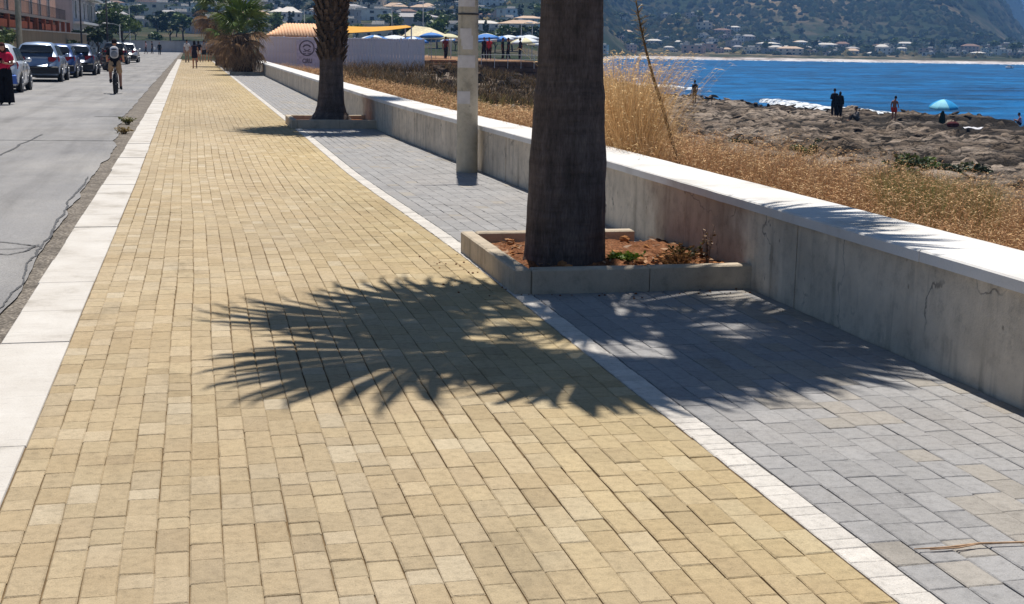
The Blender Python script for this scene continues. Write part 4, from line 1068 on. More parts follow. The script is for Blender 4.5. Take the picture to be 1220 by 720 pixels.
person('lone dark figure standing right of the pair at the far end of the road', (-4.3, 176, -.12), R(180), 1.6, None, [('top', (24, 24, 28), longsl, .02), ('trousers', (28, 28, 34), trousers, .014)], group=GF)
# cyclist
cyc = dict(pelvis=(0, -.02, 1.02), spine=(0, .05, 1.18), chest=(0, .12, 1.36), neck=(0, .15, 1.51), hb=(0, .185, 1.575), shl=(-.175, .11, 1.44), shr=(.175, .11, 1.44),
           ell=(-.26, .22, 1.20), elr=(.26, .22, 1.20), wrl=(-.27, .46, 1.07), wrr=(.27, .46, 1.07), pal=(-.27, .53, 1.05), par=(.27, .53, 1.05),
           hil=(-.10, .0, .97), hir=(.10, .0, .97), knl=(-.165, .30, .72), anl=(-.155, .10, .43), tol=(-.165, .23, .37), knr=(.150, .22, .62), anr=(.165, .06, .20), tor=(.175, .20, .16))
CY = (-2.58, 46.6, -.118)
c = person('cyclist seen from behind in black shirt, tan shorts and dark cap', CY, 0, 1.74, cyc, [('shirt', (34, 32, 36), tee, .022), ('shorts', (170, 142, 112), shorts, .022), ('shoes', (30, 30, 34), shoes, .014)], (176, 124, 96), (30, 26, 26), 0, (.05, 0), cap=(40, 36, 38))
b = MB(); b.ell((0, .0, 1.36), (.155, .095, .20), 14, 10, lambda p: Vector((max(-.85, min(.85, p.x*1.15)), max(-.8, min(.8, p.y)), p.z)))
bp = tag(b.build('backpack', cloth((206, 206, 210)), None, True), "white and grey backpack on the cyclist's back", 'backpack'); bp.location = (CY[0], CY[1]-.06, CY[2]-.02)
b = MB(); b.ell((0, -.075, 1.30), (.11, .045, .11), 10, 7); b.build('pocket', cloth((140, 142, 148)), bp, True)
b = MB(); b.box((0, -.10, 1.45), (.16, .02, .03)); b.build('strap', cloth((46, 46, 52)), bp)
M_BLK = plain('black_rubber', (.018, .018, .02), .75, .3, .2, 30); M_MET = plain('bike_metal', lin(190, 192, 196), .35, .5, .05, 5, metal=.8); M_FRM = plain('bike_frame', lin(46, 46, 52), .4, .4, .05, 5)
bk = thing('bicycle', 'fat-tyred dark bicycle ridden by the cyclist along the road', 'bicycle', CY)
def wheel(y, r=.33, tw=.042):
    b = MB(); n = 28
    for k in range(n):
        pass
    m = 8; base = 0
    for k in range(n):
        a = 2*math.pi*k/n
        for q in range(m):
            p = 2*math.pi*q/m; rr = r-tw+tw*math.cos(p); b.vert((tw*1.05*math.sin(p), rr*math.cos(a), rr*math.sin(a)))
    for k in range(n):
        for q in range(m): b.face((k*m+q, k*m+(q+1) % m, ((k+1) % n)*m+(q+1) % m, ((k+1) % n)*m+q))
    o = b.build('wheel', M_BLK, bk, True, (0, y, r)); b = MB()
    for k in range(14): a = 2*math.pi*k/14; b.tube([(.02*(-1)**k, 0, 0), (0, (r-2*tw)*math.cos(a), (r-2*tw)*math.sin(a))], .003, 4)
    b.tube([(-.05, 0, 0), (.05, 0, 0)], .02, 8); b.build('spokes', M_MET, o)
wheel(-.48); wheel(.58)
b = MB(); bb = Vector((0, -.05, .30)); stp = Vector((0, -.17, .80)); hd = Vector((0, .42, .84)); hd2 = Vector((0, .46, .68))
for a, c_ in ((bb, stp), (stp+Vector((0, .02, -.1)), hd), (bb, hd2), (hd, hd2)): b.tube([a, c_], .02, 8)
for s in (-1, 1): b.tube([bb+Vector((s*.03, 0, 0)), (s*.06, -.48, .33)], .011, 6); b.tube([stp+Vector((s*.02, 0, -.05)), (s*.06, -.48, .33)], .009, 6); b.tube([hd2+Vector((s*.03, 0, 0)), (s*.06, .58, .33)], .014, 6)
b.build('frame', M_FRM, bk, True)
b = MB(); b.ell((0, -.20, .90), (.085, .14, .03), 10, 6); b.tube([stp, (0, -.19, .9)], .014, 6); b.build('saddle', M_BLK, bk, True)
b = MB(); b.tube([(-.31, .42, .99), (-.2, .47, 1.02), (.2, .47, 1.02), (.31, .42, .99)], .014, 8); b.tube([hd, (0, .47, 1.02)], .015, 6); b.build('handlebar', M_BLK, bk, True)
b = MB(); b.box((-.14, .12, .385), (.1, .07, .02)); b.box((.15, .08, .155), (.1, .07, .02)); b.tube([(-.08, .1, .385), (-.05, -.05, .30), (.05, -.05, .30), (.09, .06, .155)], .012, 6); b.build('pedals', M_FRM, bk)
b = MB(); b.box((0, -.86, .5), (.10, .03, .03)); b.box((0, -.66, .70), (.16, .36, .012)); b.build('rear_rack', M_FRM, bk)

# people on the rocks
def on_rock(px, py, z=-3.25): 
    p = at_z(px, py, z)
    for _ in range(6):
        zz = max(float(coast_z(p.x+a, p.y+c)) for a in (-.35, 0, .35) for c in (-.35, 0, .35)); zz = max(zz, -3.6); p = at_z(px, py, zz)
    return (p.x, p.y, zz)
GR = 'people on the rocks by the sea'
VA = math.pi-R(27)
person('person in black on the rocks, left and taller of the dark pair', on_rock(993, 139), R(-10), 1.76, dict(ell=(-.21, .05, 1.12), wrl=(-.08, .2, 1.2), pal=(-.02, .24, 1.26)), [('top', (30, 26, 38), longsl, .025), ('trousers', (26, 24, 32), trousers, .03)], group=GR)
person('person in black with long hair on the rocks, right of the dark pair', on_rock(999.5, 140), R(-40), 1.62, None, [('top', (26, 28, 28), longsl, .035), ('trousers', (22, 22, 26), trousers, .04)], hair=(52, 40, 26), hairlen=.3, group=GR, build=1.15)
person('man in red swim shorts standing on the rocks with his back to us', on_rock(1064.5, 146), R(-50), 1.74, dict(hb=(.02, .05, 1.52), elr=(.23, .05, 1.13), wrr=(.20, .2, 1.0), par=(.19, .26, .97)), [('swim_shorts', (214, 66, 48), swim, .03)], (166, 112, 88), (34, 28, 28), group=GR)
sitp = dict(pelvis=(0, 0, .14), spine=(0, .03, .32), chest=(0, .08, .5), neck=(0, .12, .65), hb=(0, .15, .72), shl=(-.165, .08, .58), shr=(.165, .08, .58), ell=(-.22, .22, .36), elr=(.22, .22, .36), wrl=(-.12, .42, .42), wrr=(.12, .42, .42), pal=(-.06, .46, .42), par=(.06, .46, .42),
            hil=(-.09, .03, .12), hir=(.09, .03, .12), knl=(-.13, .42, .44), knr=(.13, .42, .44), anl=(-.12, .55, .08), anr=(.12, .55, .08), tol=(-.13, .7, .04), tor=(.13, .7, .04))
person('person in grey sitting on the rocks between the dark pair and the red shorts', on_rock(1022, 145), R(80), 1.75, sitp, [('top', (142, 134, 130), longsl, .03), ('trousers', (70, 66, 66), trousers, .03)], group=GR)
person('tanned person in pink sitting on the rocks at the right edge', on_rock(1216, 150), R(60), 1.8, sitp, [('top', (226, 170, 186), tank, .02), ('swim_shorts', (60, 34, 44), swim, .02)], (170, 108, 84), (40, 20, 34), group=GR)
person('lone dark figure standing at the water edge, left on the rocks', on_rock(827, 123.5), R(10), 1.72, None, [('top', (34, 34, 40), tee, .02), ('shorts', (28, 28, 36), shorts, .02)], (110, 80, 66), group=GR)
def parasol(name, label, loc, rad, h, tilt, cols, group=None, n=8, droop=.28, poles=True, val=.16):
    t = thing(name, label, 'umbrella', loc, rng.random()*6, group); t.rotation_euler = (tilt[0], tilt[1], rng.random()*6)
    for k in range(n):
        b = MB(); m = 5; a0, a1 = 2*math.pi*k/n, 2*math.pi*(k+1)/n
        for i in range(m+1):
            r = rad*i/m; z = h-droop*rad*(i/m)**1.7
            for q in range(4):
                a = a0+(a1-a0)*q/3; s = 1-.06*math.sin(math.pi*q/3)*(i/m); b.vert((r*s*math.cos(a), r*s*math.sin(a), z))
        for i in range(m):
            for q in range(3): u = i*4+q; b.face((u, u+4, u+5, u+1))
        # hanging valance
        e = len(b.v)
        for q in range(4): p = b.v[m*4+q]; b.vert((p[0]*1.0, p[1]*1.0, p[2]-val*rad*.6))
        for q in range(3): b.face((m*4+q, e+q, e+q+1, m*4+q+1))
        b.build('canopy_panel', cols[k % len(cols)], t, True)
    b = MB(); b.tube([(0, 0, -.1), (0, 0, h+.06)], .02, 6); b.build('pole', M_MET, t); return t
M_BLU = plain('blue_nylon', lin(38, 150, 214), .6, .2, .12, 4); M_LBL = plain('pale_blue_nylon', lin(140, 214, 236), .6, .2, .12, 4)
U = on_rock(1122, 150)
parasol('beach_umbrella', 'bright blue and sky blue beach umbrella standing alone on the rocks', U, 1.0, 1.78, (.12, .06), [M_BLU, M_LBL, M_LBL, M_BLU], droop=.5, val=.12)
b = MB(); b.lathe([(.27, 0), (.25, .3), (.2, .6), (.12, .9), (.05, 1.0)], 12, (0, 0, 0), 1, .6, True, lambda th, z: 1+.12*math.sin(th*5)); tag(b.build('hung_towel', cloth((36, 62, 58)), None, True, (U[0]-.05, U[1]-.1, U[2])), 'dark green towel hung on the pole under the blue umbrella', 'towel')
q = on_rock(1135, 152); b = MB(); b.ell((0, 0, .16), (.42, .25, .2), 12, 8, lambda p: Vector((max(-.85, min(.85, p.x)), p.y, max(-.7, p.z)))); b.tube([(-.2, 0, .3), (0, 0, .5), (.2, 0, .3)], .02, 6)
tag(b.build('beach_bag', cloth((84, 34, 40)), None, True, q), 'dark red beach bag lying beside the blue umbrella', 'bag')
q = on_rock(1160, 157); b = MB(); n = 8
for j in range(5):
    for i in range(n): b.vert((-.9+1.8*i/(n-1), -.4+.8*j/4, .22+.06*math.sin(i*1.3+j)+.04*math.sin(j*2.2)))
for j in range(4):
    for i in range(n-1): u = j*n+i; b.face((u, u+1, u+n+1, u+n))
tag(b.build('towel', cloth((206, 206, 212)), None, True, q), 'pale towel spread on the rocks right of the blue umbrella', 'towel')
q = at_z(1202, 82, -3.7); bt = thing('motorboat', 'small white motorboat far out on the blue sea at right', 'boat', (q.x, q.y, -3.75), R(70))
b = MB(); pr = [(-3.4, 1.0), (-1.5, 1.2), (1, 1.1), (2.6, .6), (3.6, .05)]
for x, w_ in pr:
    for zz, k_ in ((-.1, .6), (.45, 1.), (.75, 1.05)): b.vert((x, -w_*k_, zz)); b.vert((x, w_*k_, zz))
for i in range(len(pr)-1):
    for j in range(2):
        a = i*6+j*2; b.face((a, a+6, a+8, a+2)); b.face((a+1, a+3, a+9, a+7))
    b.face((i*6+4, i*6+10, i*6+11, i*6+5))
b.face((0, 2, 4, 5, 3, 1)); b.build('hull', plain('boat_white', (.75, .76, .78), .3), bt, True)
b = MB(); b.box((.2, 0, 1.0), (1.4, 1.3, .55)); b.box((-3.3, 0, .8), (.4, .4, .7)); b.build('cabin', plain('boat_grey', (.3, .33, .36), .3), bt)
# ================================================================== CARS
M_GLASS = plain('car_glass', (.022, .026, .032), .06, .6, .1, 3); M_TRIM = plain('black_trim', (.022, .022, .024), .6, .3, .2, 10)
M_PLATE = plain('number_plate', lin(208, 208, 204), .5); M_RED = plain('tail_lamp', lin(150, 18, 24), .25, .5, .1, 4); M_CHR = plain('alloy', lin(170, 172, 176), .35, .5, .05, 5, metal=.7)
M_LAMPW = plain('lamp_lens', lin(220, 222, 226), .15, .6, .05, 5)
PAINT = {}
def paint(c, metal=.35):
    if c not in PAINT:
        t = NT('car_paint'); p = t.pos(obj=True); n = t.noise(p, 3, 4); cc = t.ramp(n, [(.3, mul(lin(*c), .9)), (.7, mul(lin(*c), 1.06))])
        PAINT[c] = t.done(cc, .32, .5, metal, Coat_Weight=.6, Coat_Roughness=.06)
    return PAINT[c]
def car(label, loc, rz, col, L=4.2, Wd=1.78, Ht=1.56, suv=0, lower=None, group='cars parked along the left side of the road', plate=True):
    """local: rear at y=0, front at y=L; x across"""
    t = thing('parked_car', label, 'car', loc, rz, group); hw = Wd/2; g = .17+.05*suv; m = paint(col)
    belt = 1.0+.05*suv
    # stations: y, half width, underside, belt height
    st = [(0.0, .80, g+.18, .62), (.05, .91, g+.10, .80), (.20, .97, g+.05, belt-.03), (.55, 1.0, g, belt), (1.6, 1.0, g, belt-.01), (2.6, 1.0, g, belt-.05), (3.1, .99, g, belt-.09), (L-.45, .95, g+.03, belt-.20), (L-.12, .86, g+.08, belt-.32), (L, .70, g+.16, belt-.42)]
    b = MB()
    for y, w_, z0, zb in st:
        w = hw*w_
        for x, z in ((w*.86, z0), (w*.98, z0+.12), (w, z0+(zb-z0)*.55), (w*.985, zb-.08), (w*.93, zb)): b.vert((-x, y, z))
        b.vert((0, y, zb+.03))
        for x, z in ((w*.93, zb), (w*.985, zb-.08), (w, z0+(zb-z0)*.55), (w*.98, z0+.12), (w*.86, z0)): b.vert((x, y, z))
    n = 11
    for i in range(len(st)-1):
        for q in range(n-1): a = i*n+q; b.face((a, a+1, a+n+1, a+n))
        b.face((i*n, i*n+n, i*n+2*n-1, i*n+n-1))
    b.face(range(n)); b.face([(len(st)-1)*n+q for q in range(n)][::-1])
    body = b.build('body', m, t, True)
    # greenhouse: y at belt / roof
    yr0, yr1, yf1, yf0 = .14, .52, L-2.25, L-1.28
    gh = [(yr0, .88, belt-.02, 0), (yr0+.16, .86, belt+(Ht-belt)*.45, 0), (yr1-.08, .78, Ht-.10, 0), (yr1+.05, .74, Ht-.035, 0), (1.3, .76, Ht, 0), (yf1, .75, Ht-.04, 0), (yf1+.15, .77, Ht-.12, 0), (yf0-.3, .85, belt+.12, 0), (yf0, .9, belt-.06, 0)]
    b = MB(); n = 9
    for y, w_, zt, _ in gh:
        w = hw*w_; zb = belt-.10; wb = hw*.93
        k = (zt-zb)/(Ht-zb)
        wt = wb+(hw*.68-wb)*k
        for x, z in ((wb, zb), (wb+(wt-wb)*.5, zb+(zt-zb)*.5), (wt, zt-.07*k), (wt-.13, zt), (0, zt+.035*k)): b.vert((-x, y, z))
        for x, z in ((wt-.13, zt), (wt, zt-.07*k), (wb+(wt-wb)*.5, zb+(zt-zb)*.5), (wb, zb)): b.vert((x, y, z))
    for i in range(len(gh)-1):
        for q in range(n-1): a = i*n+q; b.face((a, a+1, a+n+1, a+n))
    b.face(range(n)); b.face([(len(gh)-1)*n+q for q in range(n)][::-1])
    b.build('roof', m, t, True)
    def slab(pts, off, name, mat_, rnd=0):
        b = MB(); P = [Vector(p) for p in pts]; nn = (P[1]-P[0]).cross(P[2]-P[0]).normalized(); c = sum(P, Vector())/len(P)
        if nn.dot(c-Vector((0, L/2, .7))) < 0: nn = -nn
        a = [b.vert(p+nn*off) for p in P]; d = [b.vert(p-nn*.02) for p in P]; b.face(a); k = len(P)
        for i in range(k): b.face((a[i], d[i], d[(i+1) % k], a[(i+1) % k]))
        return b.build(name, mat_, t)
    # side glass follows the tumblehome
    zb, zt = belt+.02, Ht-.13
    wx = lambda z: (hw*.93+(hw*.68-hw*.93)*((z-(belt-.10))/(Ht-belt+.10)))
    for s in (-1, 1):
        for (ya, yb, yc, yd) in ((.62, 1.42, 1.42, .80), (1.50, 2.36, 2.36-.22, 1.50), (2.42, yf0-.42, yf1+.05, 2.30)):
            if yb-ya < .12: continue
            slab([(s*wx(zb), ya, zb), (s*wx(zb), yb, zb), (s*wx(zt), yc, zt), (s*wx(zt), yd, zt)], .012, 'side_window', M_GLASS)
    slab([(-hw*.66, .20, belt+.13), (hw*.66, .20, belt+.13), (hw*.72, .30, belt+.22), (hw*.60, yr1-.13, Ht-.13), (-hw*.60, yr1-.13, Ht-.13), (-hw*.72, .30, belt+.22)], .035, 'rear_window', M_GLASS)
    slab([(-hw*.78, yf0-.10, belt+.02), (hw*.78, yf0-.10, belt+.02), (hw*.6, yf1+.13, Ht-.13), (-hw*.6, yf1+.13, Ht-.13)], .035, 'windscreen', M_GLASS)
    # rear end: bumper, lamps, plate
    b = MB(); b.bevbox((0, .10, g+.27), (Wd*.93, .34, .30), .05); b.build('rear_bumper', lower or M_TRIM, t)
    for s in (-1, 1):
        b = MB(); zc = belt-.13
        b.v = []; P = [(s*hw*.52, .03, zc-.09), (s*hw*.95, .17, zc-.10), (s*hw*.975, .30, zc+.02), (s*hw*.93, .24, zc+.12), (s*hw*.5, .07, zc+.08)]
        a = [b.vert((p[0]+s*.012, p[1]-.03, p[2])) for p in P]; d = [b.vert((p[0]*.96, p[1]+.05, p[2])) for p in P]; b.face(a)
        for i in range(5): b.face((a[i], d[i], d[(i+1) % 5], a[(i+1) % 5]))
        b.build('tail_lamp', M_RED, t)
    if plate: b = MB(); b.box((0, -.035 if not suv else -.05, g+.34 if not suv else .55), (.50, .03, .11)); b.build('number_plate', M_PLATE, t)
    b = MB(); b.tube([(-.25, .17, belt+.12), (.1, .20, belt+.18)], .012, 5); b.build('wiper', M_TRIM, t)
    for s in (-1, 1):
        b = MB(); b.ell((s*hw*.62, L-.10, belt-.40), (.2, .16, .09), 10, 6); b.build('headlight', M_LAMPW, t, True)
        b = MB(); b.ell((s*(hw+.08), yf0-.55, belt+.03), (.10, .07, .075), 10, 6); b.tube([(s*hw*.88, yf0-.52, belt-.03), (s*(hw+.05), yf0-.54, belt)], .025, 5); b.build('mirror', m, t, True)
        for y in (.72, L-.85):
            r = .31+.03*suv
            b = MB(); b.tube([(s*(hw-.03), y, r), (s*(hw+.012), y, r)], [r+.065, r+.06], 24); b.build('wheel_arch', M_TRIM, t)
            b = MB(); b.lathe([(r-.05, -.10), (r, -.08), (r, .08), (r-.05, .10), (r-.07, .085)], 24)
            Mx = Matrix.Rotation(math.pi/2, 3, 'Y'); b.v = [tuple(Mx @ Vector(v)+Vector((s*(hw-.075), y, r))) for v in b.v]
            w_ = b.build('wheel', M_BLK, t, True); b = MB()
            b.lathe([(r-.09, 0), (r-.10, .012), (.04, .0)], 20)
            for q in range(5): a = q*1.2566; b.box((.5*(r-.1)*math.cos(a), .5*(r-.1)*math.sin(a), .014), (r-.1, .05, .02), a)
            b.v = [tuple(Mx @ Vector(v)*1+Vector((0, 0, 0))) for v in b.v]; b.v = [(s*(hw+.028)+(v[0] if s > 0 else -v[0]), y+v[1], r+v[2]) for v in b.v]
            b.build('rim', M_CHR, w_)
        for y in (1.46, 2.40):
            b = MB(); b.box((s*(hw*.998), y, (belt+g)/2+.08), (.012, .012, belt-g-.28)); b.build('door_gap', M_TRIM, t)
        for y in (1.30, 2.22): b = MB(); b.box((s*(hw*1.0), y, belt-.13), (.04, .17, .03)); b.build('door_handle', m, t)
    b = MB(); b.box((0, L/2, g+.04), (Wd*.86, L-.5, .14)); b.build('underbody', M_TRIM, t)
    return t
Zr = -.118
car('white hatchback with a blue lower tailgate, nearest parked car behind the woman in red', (-6.42, 46.4, Zr), 0, (214, 218, 224), 4.0, 1.72, 1.56, lower=paint((40, 92, 176)))
car('pale blue-grey parked crossover with a dark rear window, second in the row', (-6.32, 58.6, Zr), 0, (142, 160, 186), 4.35, 1.84, 1.60, 1)
car('blue parked hatchback with red tail lamps, mostly hidden behind the pale crossover', (-6.20, 65.0, Zr), 0, (52, 78, 132), 4.1, 1.76, 1.52)
car('dark slate parked saloon-backed hatchback with white plate, in front of the motorbikes', (-5.75, 70.3, Zr), 0, (70, 80, 104), 4.3, 1.80, 1.52)
car('black parked car farther up the row, beside the cyclist', (-5.75, 104, Zr), 0, (34, 36, 42), 4.2, 1.78, 1.62, 1)
car('far white parked car at the end of the row', (-5.35, 113, Zr), 0, (216, 218, 220), 4.1, 1.76, 1.55)
def scooter(label, loc, rz, col):
    t = thing('motor_scooter', label, 'scooter', loc, rz, 'scooters parked along the road')
    for y in (-.62, .62):
        b = MB(); b.lathe([(.16, -.05), (.24, -.04), (.24, .04), (.16, .05)], 18); Mx = Matrix.Rotation(math.pi/2, 3, 'Y'); b.v = [tuple(Mx @ Vector(v)+Vector((0, y, .24))) for v in b.v]; b.build('wheel', M_BLK, t, True)
    b = MB(); b.ell((0, -.42, .55), (.17, .42, .2), 12, 8); b.box((0, .15, .32), (.34, .6, .08)); b.ell((0, .46, .62), (.22, .10, .36), 12, 8); b.build('body', paint(col), t, True)
    b = MB(); b.ell((0, -.40, .80), (.15, .40, .07), 12, 6); b.build('seat', M_TRIM, t, True)
    b = MB(); b.tube([(-.32, .40, 1.02), (0, .46, 1.0), (.32, .40, 1.02)], .018, 6); b.tube([(0, .46, 1.), (0, .62, .25)], .03, 6)
    for s in (-1, 1): b.tube([(s*.26, .42, 1.02), (s*.34, .46, 1.2)], .008, 4); b.ell((s*.35, .46, 1.24), (.06, .015, .04), 8, 5)
    b.build('handlebar', M_TRIM, t)
    b = MB(); b.box((0, -.78, .66), (.2, .04, .09)); b.build('tail_lamp', M_RED, t); b = MB(); b.ell((0, -.74, .98), (.19, .17, .16), 10, 7); b.build('top_box', M_TRIM, t, True); return t
scooter('dark scooter with a top box parked beyond the slate car', (-5.15, 80.5, Zr), R(35), (50, 52, 58))
scooter('black scooter parked closest to the cyclist', (-4.75, 82.5, Zr), R(40), (30, 30, 34))
scooter('reddish scooter half hidden between the two dark ones', (-5.3, 84.5, Zr), R(30), (110, 60, 56))
# ================================================================== BUILDINGS, VILLAGE, BEACH CLUB
def stucco(name, c, var=.12):
    t = NT(name); p = t.pos(); n = t.noise(p, .7, 5, .6); st = t.noise(t.pos((1.5, 1.5, .3)), 1., 3, .6)
    q = t.ramp(n, [(.3, mul(lin(*c), 1-var)), (.7, mul(lin(*c), 1+var*.5))]); q = t.mix(.6, q, t.ramp(st, [(.3, .75), (.55, 1.05)]), 'MULTIPLY'); return t.done(q, .9, .15)
M_PINK = stucco('pink_stucco', (230, 184, 160)); M_ORNG = stucco('orange_awning', (190, 100, 64)); M_CREAM = stucco('cream_stucco', (232, 220, 200)); M_GREY = stucco('grey_stucco', (186, 184, 186))
M_BEIGE = stucco('beige_wall_render', (150, 130, 104)); M_WHT = stucco('white_stucco', (236, 234, 230)); M_ROSE = stucco('rose_stucco', (222, 190, 178))
M_TILE = plain('terracotta_tile', lin(140, 114, 102), .85, .15, .25, 2.5); M_TILE2 = plain('pale_tile', lin(226, 182, 146), .85, .15, .12, 3.5); M_SLAB = plain('roof_slab', lin(150, 146, 142), .9, .1, .2, 2)
M_DARK = plain('dark_opening', (.02, .022, .026), .25, .4, .2, 3); M_IRON = plain('iron_rail', (.03, .03, .034), .6, .3, .2, 9); M_WFR = plain('white_frame', lin(216, 216, 216), .5)
# ---- pink house with balcony, left
bl = thing('apartment_house', 'pink balcony house with orange awnings on the left behind the parked cars', 'building', (-14, 84, 0))
b = MB(); b.box((-5, 33, 5.0), (10, 66, 10.4)); b.build('wall', M_PINK, bl)
b = MB(); b.box((.62, 33, 3.46), (1.3, 65.6, .22)); b.build('balcony_slab', plain('balcony_concrete', lin(150, 138, 128), .9), bl)
for i, y in enumerate(np.arange(2, 65, 6.3)):
    b = MB()
    for k in range(16): b.box((1.22, y-2+k*.4, 4.05), (.018, .018, .95))
    b.box((1.22, y+1.05, 4.53), (.05, 6.3, .04)); b.box((1.22, y+1.05, 3.62), (.04, 6.3, .03)); b.build('balcony_railing', M_IRON, bl)
for i, y in enumerate((5, 13, 21, 27, 35, 43, 50, 58)):
    b = MB(); b.box((.03, y, 4.75), (.10, 1.3, 2.3)); wn = b.build('balcony_door', M_DARK, bl); b = MB()
    for s in (-1, 1): b.box((.06, y+s*.69, 4.75), (.14, .1, 2.42))
    b.box((.06, y, 5.95), (.14, 1.48, .1)); b.build('frame', M_WFR, wn)
for i, y in enumerate((4, 12, 20, 28, 36, 46, 55)):
    b = MB(); b.box((.04, y, 1.3), (.10, 3.2 if i % 2 else 4.6, 2.3)); b.build('shop_opening', M_DARK, bl)
for i, (ya, yb) in enumerate(((0, 18), (19, 33), (40, 52))):
    b = MB()
    pts = [(.08, 3.25), (1.25, 2.95), (1.25, 2.45)]
    for x, z in pts: b.vert((x, ya, z)); b.vert((x, yb, z))
    for x, z in pts: b.vert((x-.02, ya, z-.04)); b.vert((x-.02, yb, z-.04))
    b.face((0, 1, 3, 2)); b.face((2, 3, 5, 4)); b.face((6, 8, 9, 7)); b.face((8, 10, 11, 9)); b.face((4, 5, 11, 10)); b.build('awning', M_ORNG, bl)
for y in np.arange(-.2, 66, 6): b = MB(); b.box((1.2, y, 1.6), (.35, .35, 3.5)); b.build('pillar', stucco('orange_pillar', (196, 110, 70)) if y < 0 else bpy.data.materials['orange_pillar'], bl)
b2 = thing('apartment_house', 'grey house with white window frames just past the pink balcony house', 'building', (-13, 158, 0))
b = MB(); b.box((-5, 18, 5.5), (10, 36, 11.4)); b.build('wall', M_GREY, b2); b = MB(); b.box((.5, 18, 3.5), (1.2, 35, .25)); b.box((.5, 18, 6.6), (1.2, 35, .25)); b.build('balcony_slab', M_WHT, b2)
for y in (3, 9, 15, 21, 27, 33):
    for z in (1.7, 5.0): 
        b = MB(); b.box((.04, y, z), (.1, 2.2, 1.9)); wn = b.build('window', M_DARK, b2); b = MB(); b.box((.07, y-1.15, z), (.14, .16, 2.1)); b.box((.07, y+1.15, z), (.14, .16, 2.1)); b.box((.07, y, z+1.0), (.14, 2.4, .12)); b.build('frame', M_WFR, wn)
gw = thing('garden_wall', 'beige garden wall behind the parked cars on the left', 'wall', (-10.6, 84, 0)); b = MB(); b.box((0, 29, 1.0), (.3, 58, 2.3)); b.build('wall_face', M_BEIGE, gw); b = MB(); b.box((0, 29, 2.19), (.42, 58.2, .10)); b.build('wall_cap', M_SLAB, gw)
# leaf clouds
def leaf_cloud(n, r, size, seed, tones, nclump=14, hollow=.4):
    g = random.Random(seed); b = MB(); cl = []
    for k in range(nclump):
        d = Vector((g.gauss(0, 1), g.gauss(0, 1), g.gauss(.15, .8))).normalized(); q = g.uniform(.35, .95); cl.append((Vector((d.x*r[0]*q, d.y*r[1]*q, d.z*r[2]*q)), g.uniform(.28, .48), g.uniform(.72, 1.25), g.choice(tones)))
    for k in range(n):
        c, q, sh, tone = g.choice(cl); d = Vector((g.gauss(0, 1), g.gauss(0, 1), g.gauss(0, 1))).normalized()*g.uniform(hollow, 1.05)
        p = c+Vector((d.x*r[0]*q, d.y*r[1]*q, d.z*r[2]*q*.8)); s = size*g.uniform(.5, 1.4)
        u = Vector((g.gauss(0, 1), g.gauss(0, 1), g.gauss(0, .6))).normalized(); v = u.cross(Vector((g.gauss(0, 1), g.gauss(0, 1), g.gauss(0, 1)))).normalized()
        b.color(mul(tone, sh*g.uniform(.75, 1.25))); b.poly([p-u*s*.6, p+v*s*.35, p+u*s*.6, p-v*s*.35])
    return b
TG = [lin(78, 98, 48), lin(92, 110, 56), lin(64, 84, 42), lin(104, 118, 64)]; TD = [lin(52, 66, 42), lin(62, 76, 46), lin(46, 58, 40)]
def limb_mesh(h, r, seed):
    g = random.Random(seed); b = MB(); b.tube([(0, 0, -.3), (.05*h, .02, h*.4), (0, .03*h, h*.75)], [r, r*.75, r*.35], 7)
    for k in range(5): a = k*1.3; q = h*(.35+.07*k); b.tube([(.03*h, 0, q), (math.cos(a)*h*.18, math.sin(a)*h*.18, q+h*.2), (math.cos(a)*h*.3, math.sin(a)*h*.3, q+h*.34)], [r*.45, r*.3, r*.1], 5)
    return b.mesh('trunk', M_TRK)
M_TRK = plain('tree_bark', lin(86, 72, 60), .95, .1, .3, 4, .4)
CR = {'big': leaf_cloud(2600, (2.7, 2.5, 2.1), .34, 1, TG, 22).mesh('crown', M_LEAF), 'a': leaf_cloud(420, (2.4, 2.2, 1.9), .8, 2, TG, 12).mesh('crown', M_LEAF), 'b': leaf_cloud(420, (2.6, 2.4, 1.5), .8, 3, TD, 12).mesh('crown', M_LEAF),
      'c': leaf_cloud(360, (1.0, 1.0, 3.0), .6, 4, TD, 12).mesh('crown', M_LEAF), 'd': leaf_cloud(420, (2.8, 2.6, 1.7), .8, 5, TG+TD, 14).mesh('crown', M_LEAF)}
TRK = limb_mesh(4.2, .2, 1)
def tree(label, loc, kind, s, rz=0., group=None, name='tree', sz=1.0):
    t = thing(name, label, 'tree', loc, rz, group, (s, s, s*sz)); link('trunk', TRK, t); link('crown', CR[kind], t, (0, 0, 3.9 if kind != 'c' else 3.4)); return t
tree('bright green leafy tree at the roadside beyond the parked cars', (-9.3, 184, -.2), 'big', 1.02)
hedge = thing('hedge', 'dark green clipped hedge under the orange awning at far left', 'hedge', (-10.7, 76, 0))
tag(leaf_cloud(2600, (.9, 9.5, 1.25), .22, 8, TD+TG, 40).build('foliage', M_LEAF, hedge, loc=(0, 0, 1.2)), kind='stuff')
for i, (px, Y, s, l) in enumerate(((104, 146, .55, 'dark bush in front of the grey house, left one'), (116, 150, .62, 'dark bush in front of the grey house, right one'), (86, 120, .35, 'small dark shrub rising over the beige garden wall'))):
    d = ray(px, 40); tree(l, (d.x/d.y*Y, Y, -.2), 'b', s, i, None, 'bush')
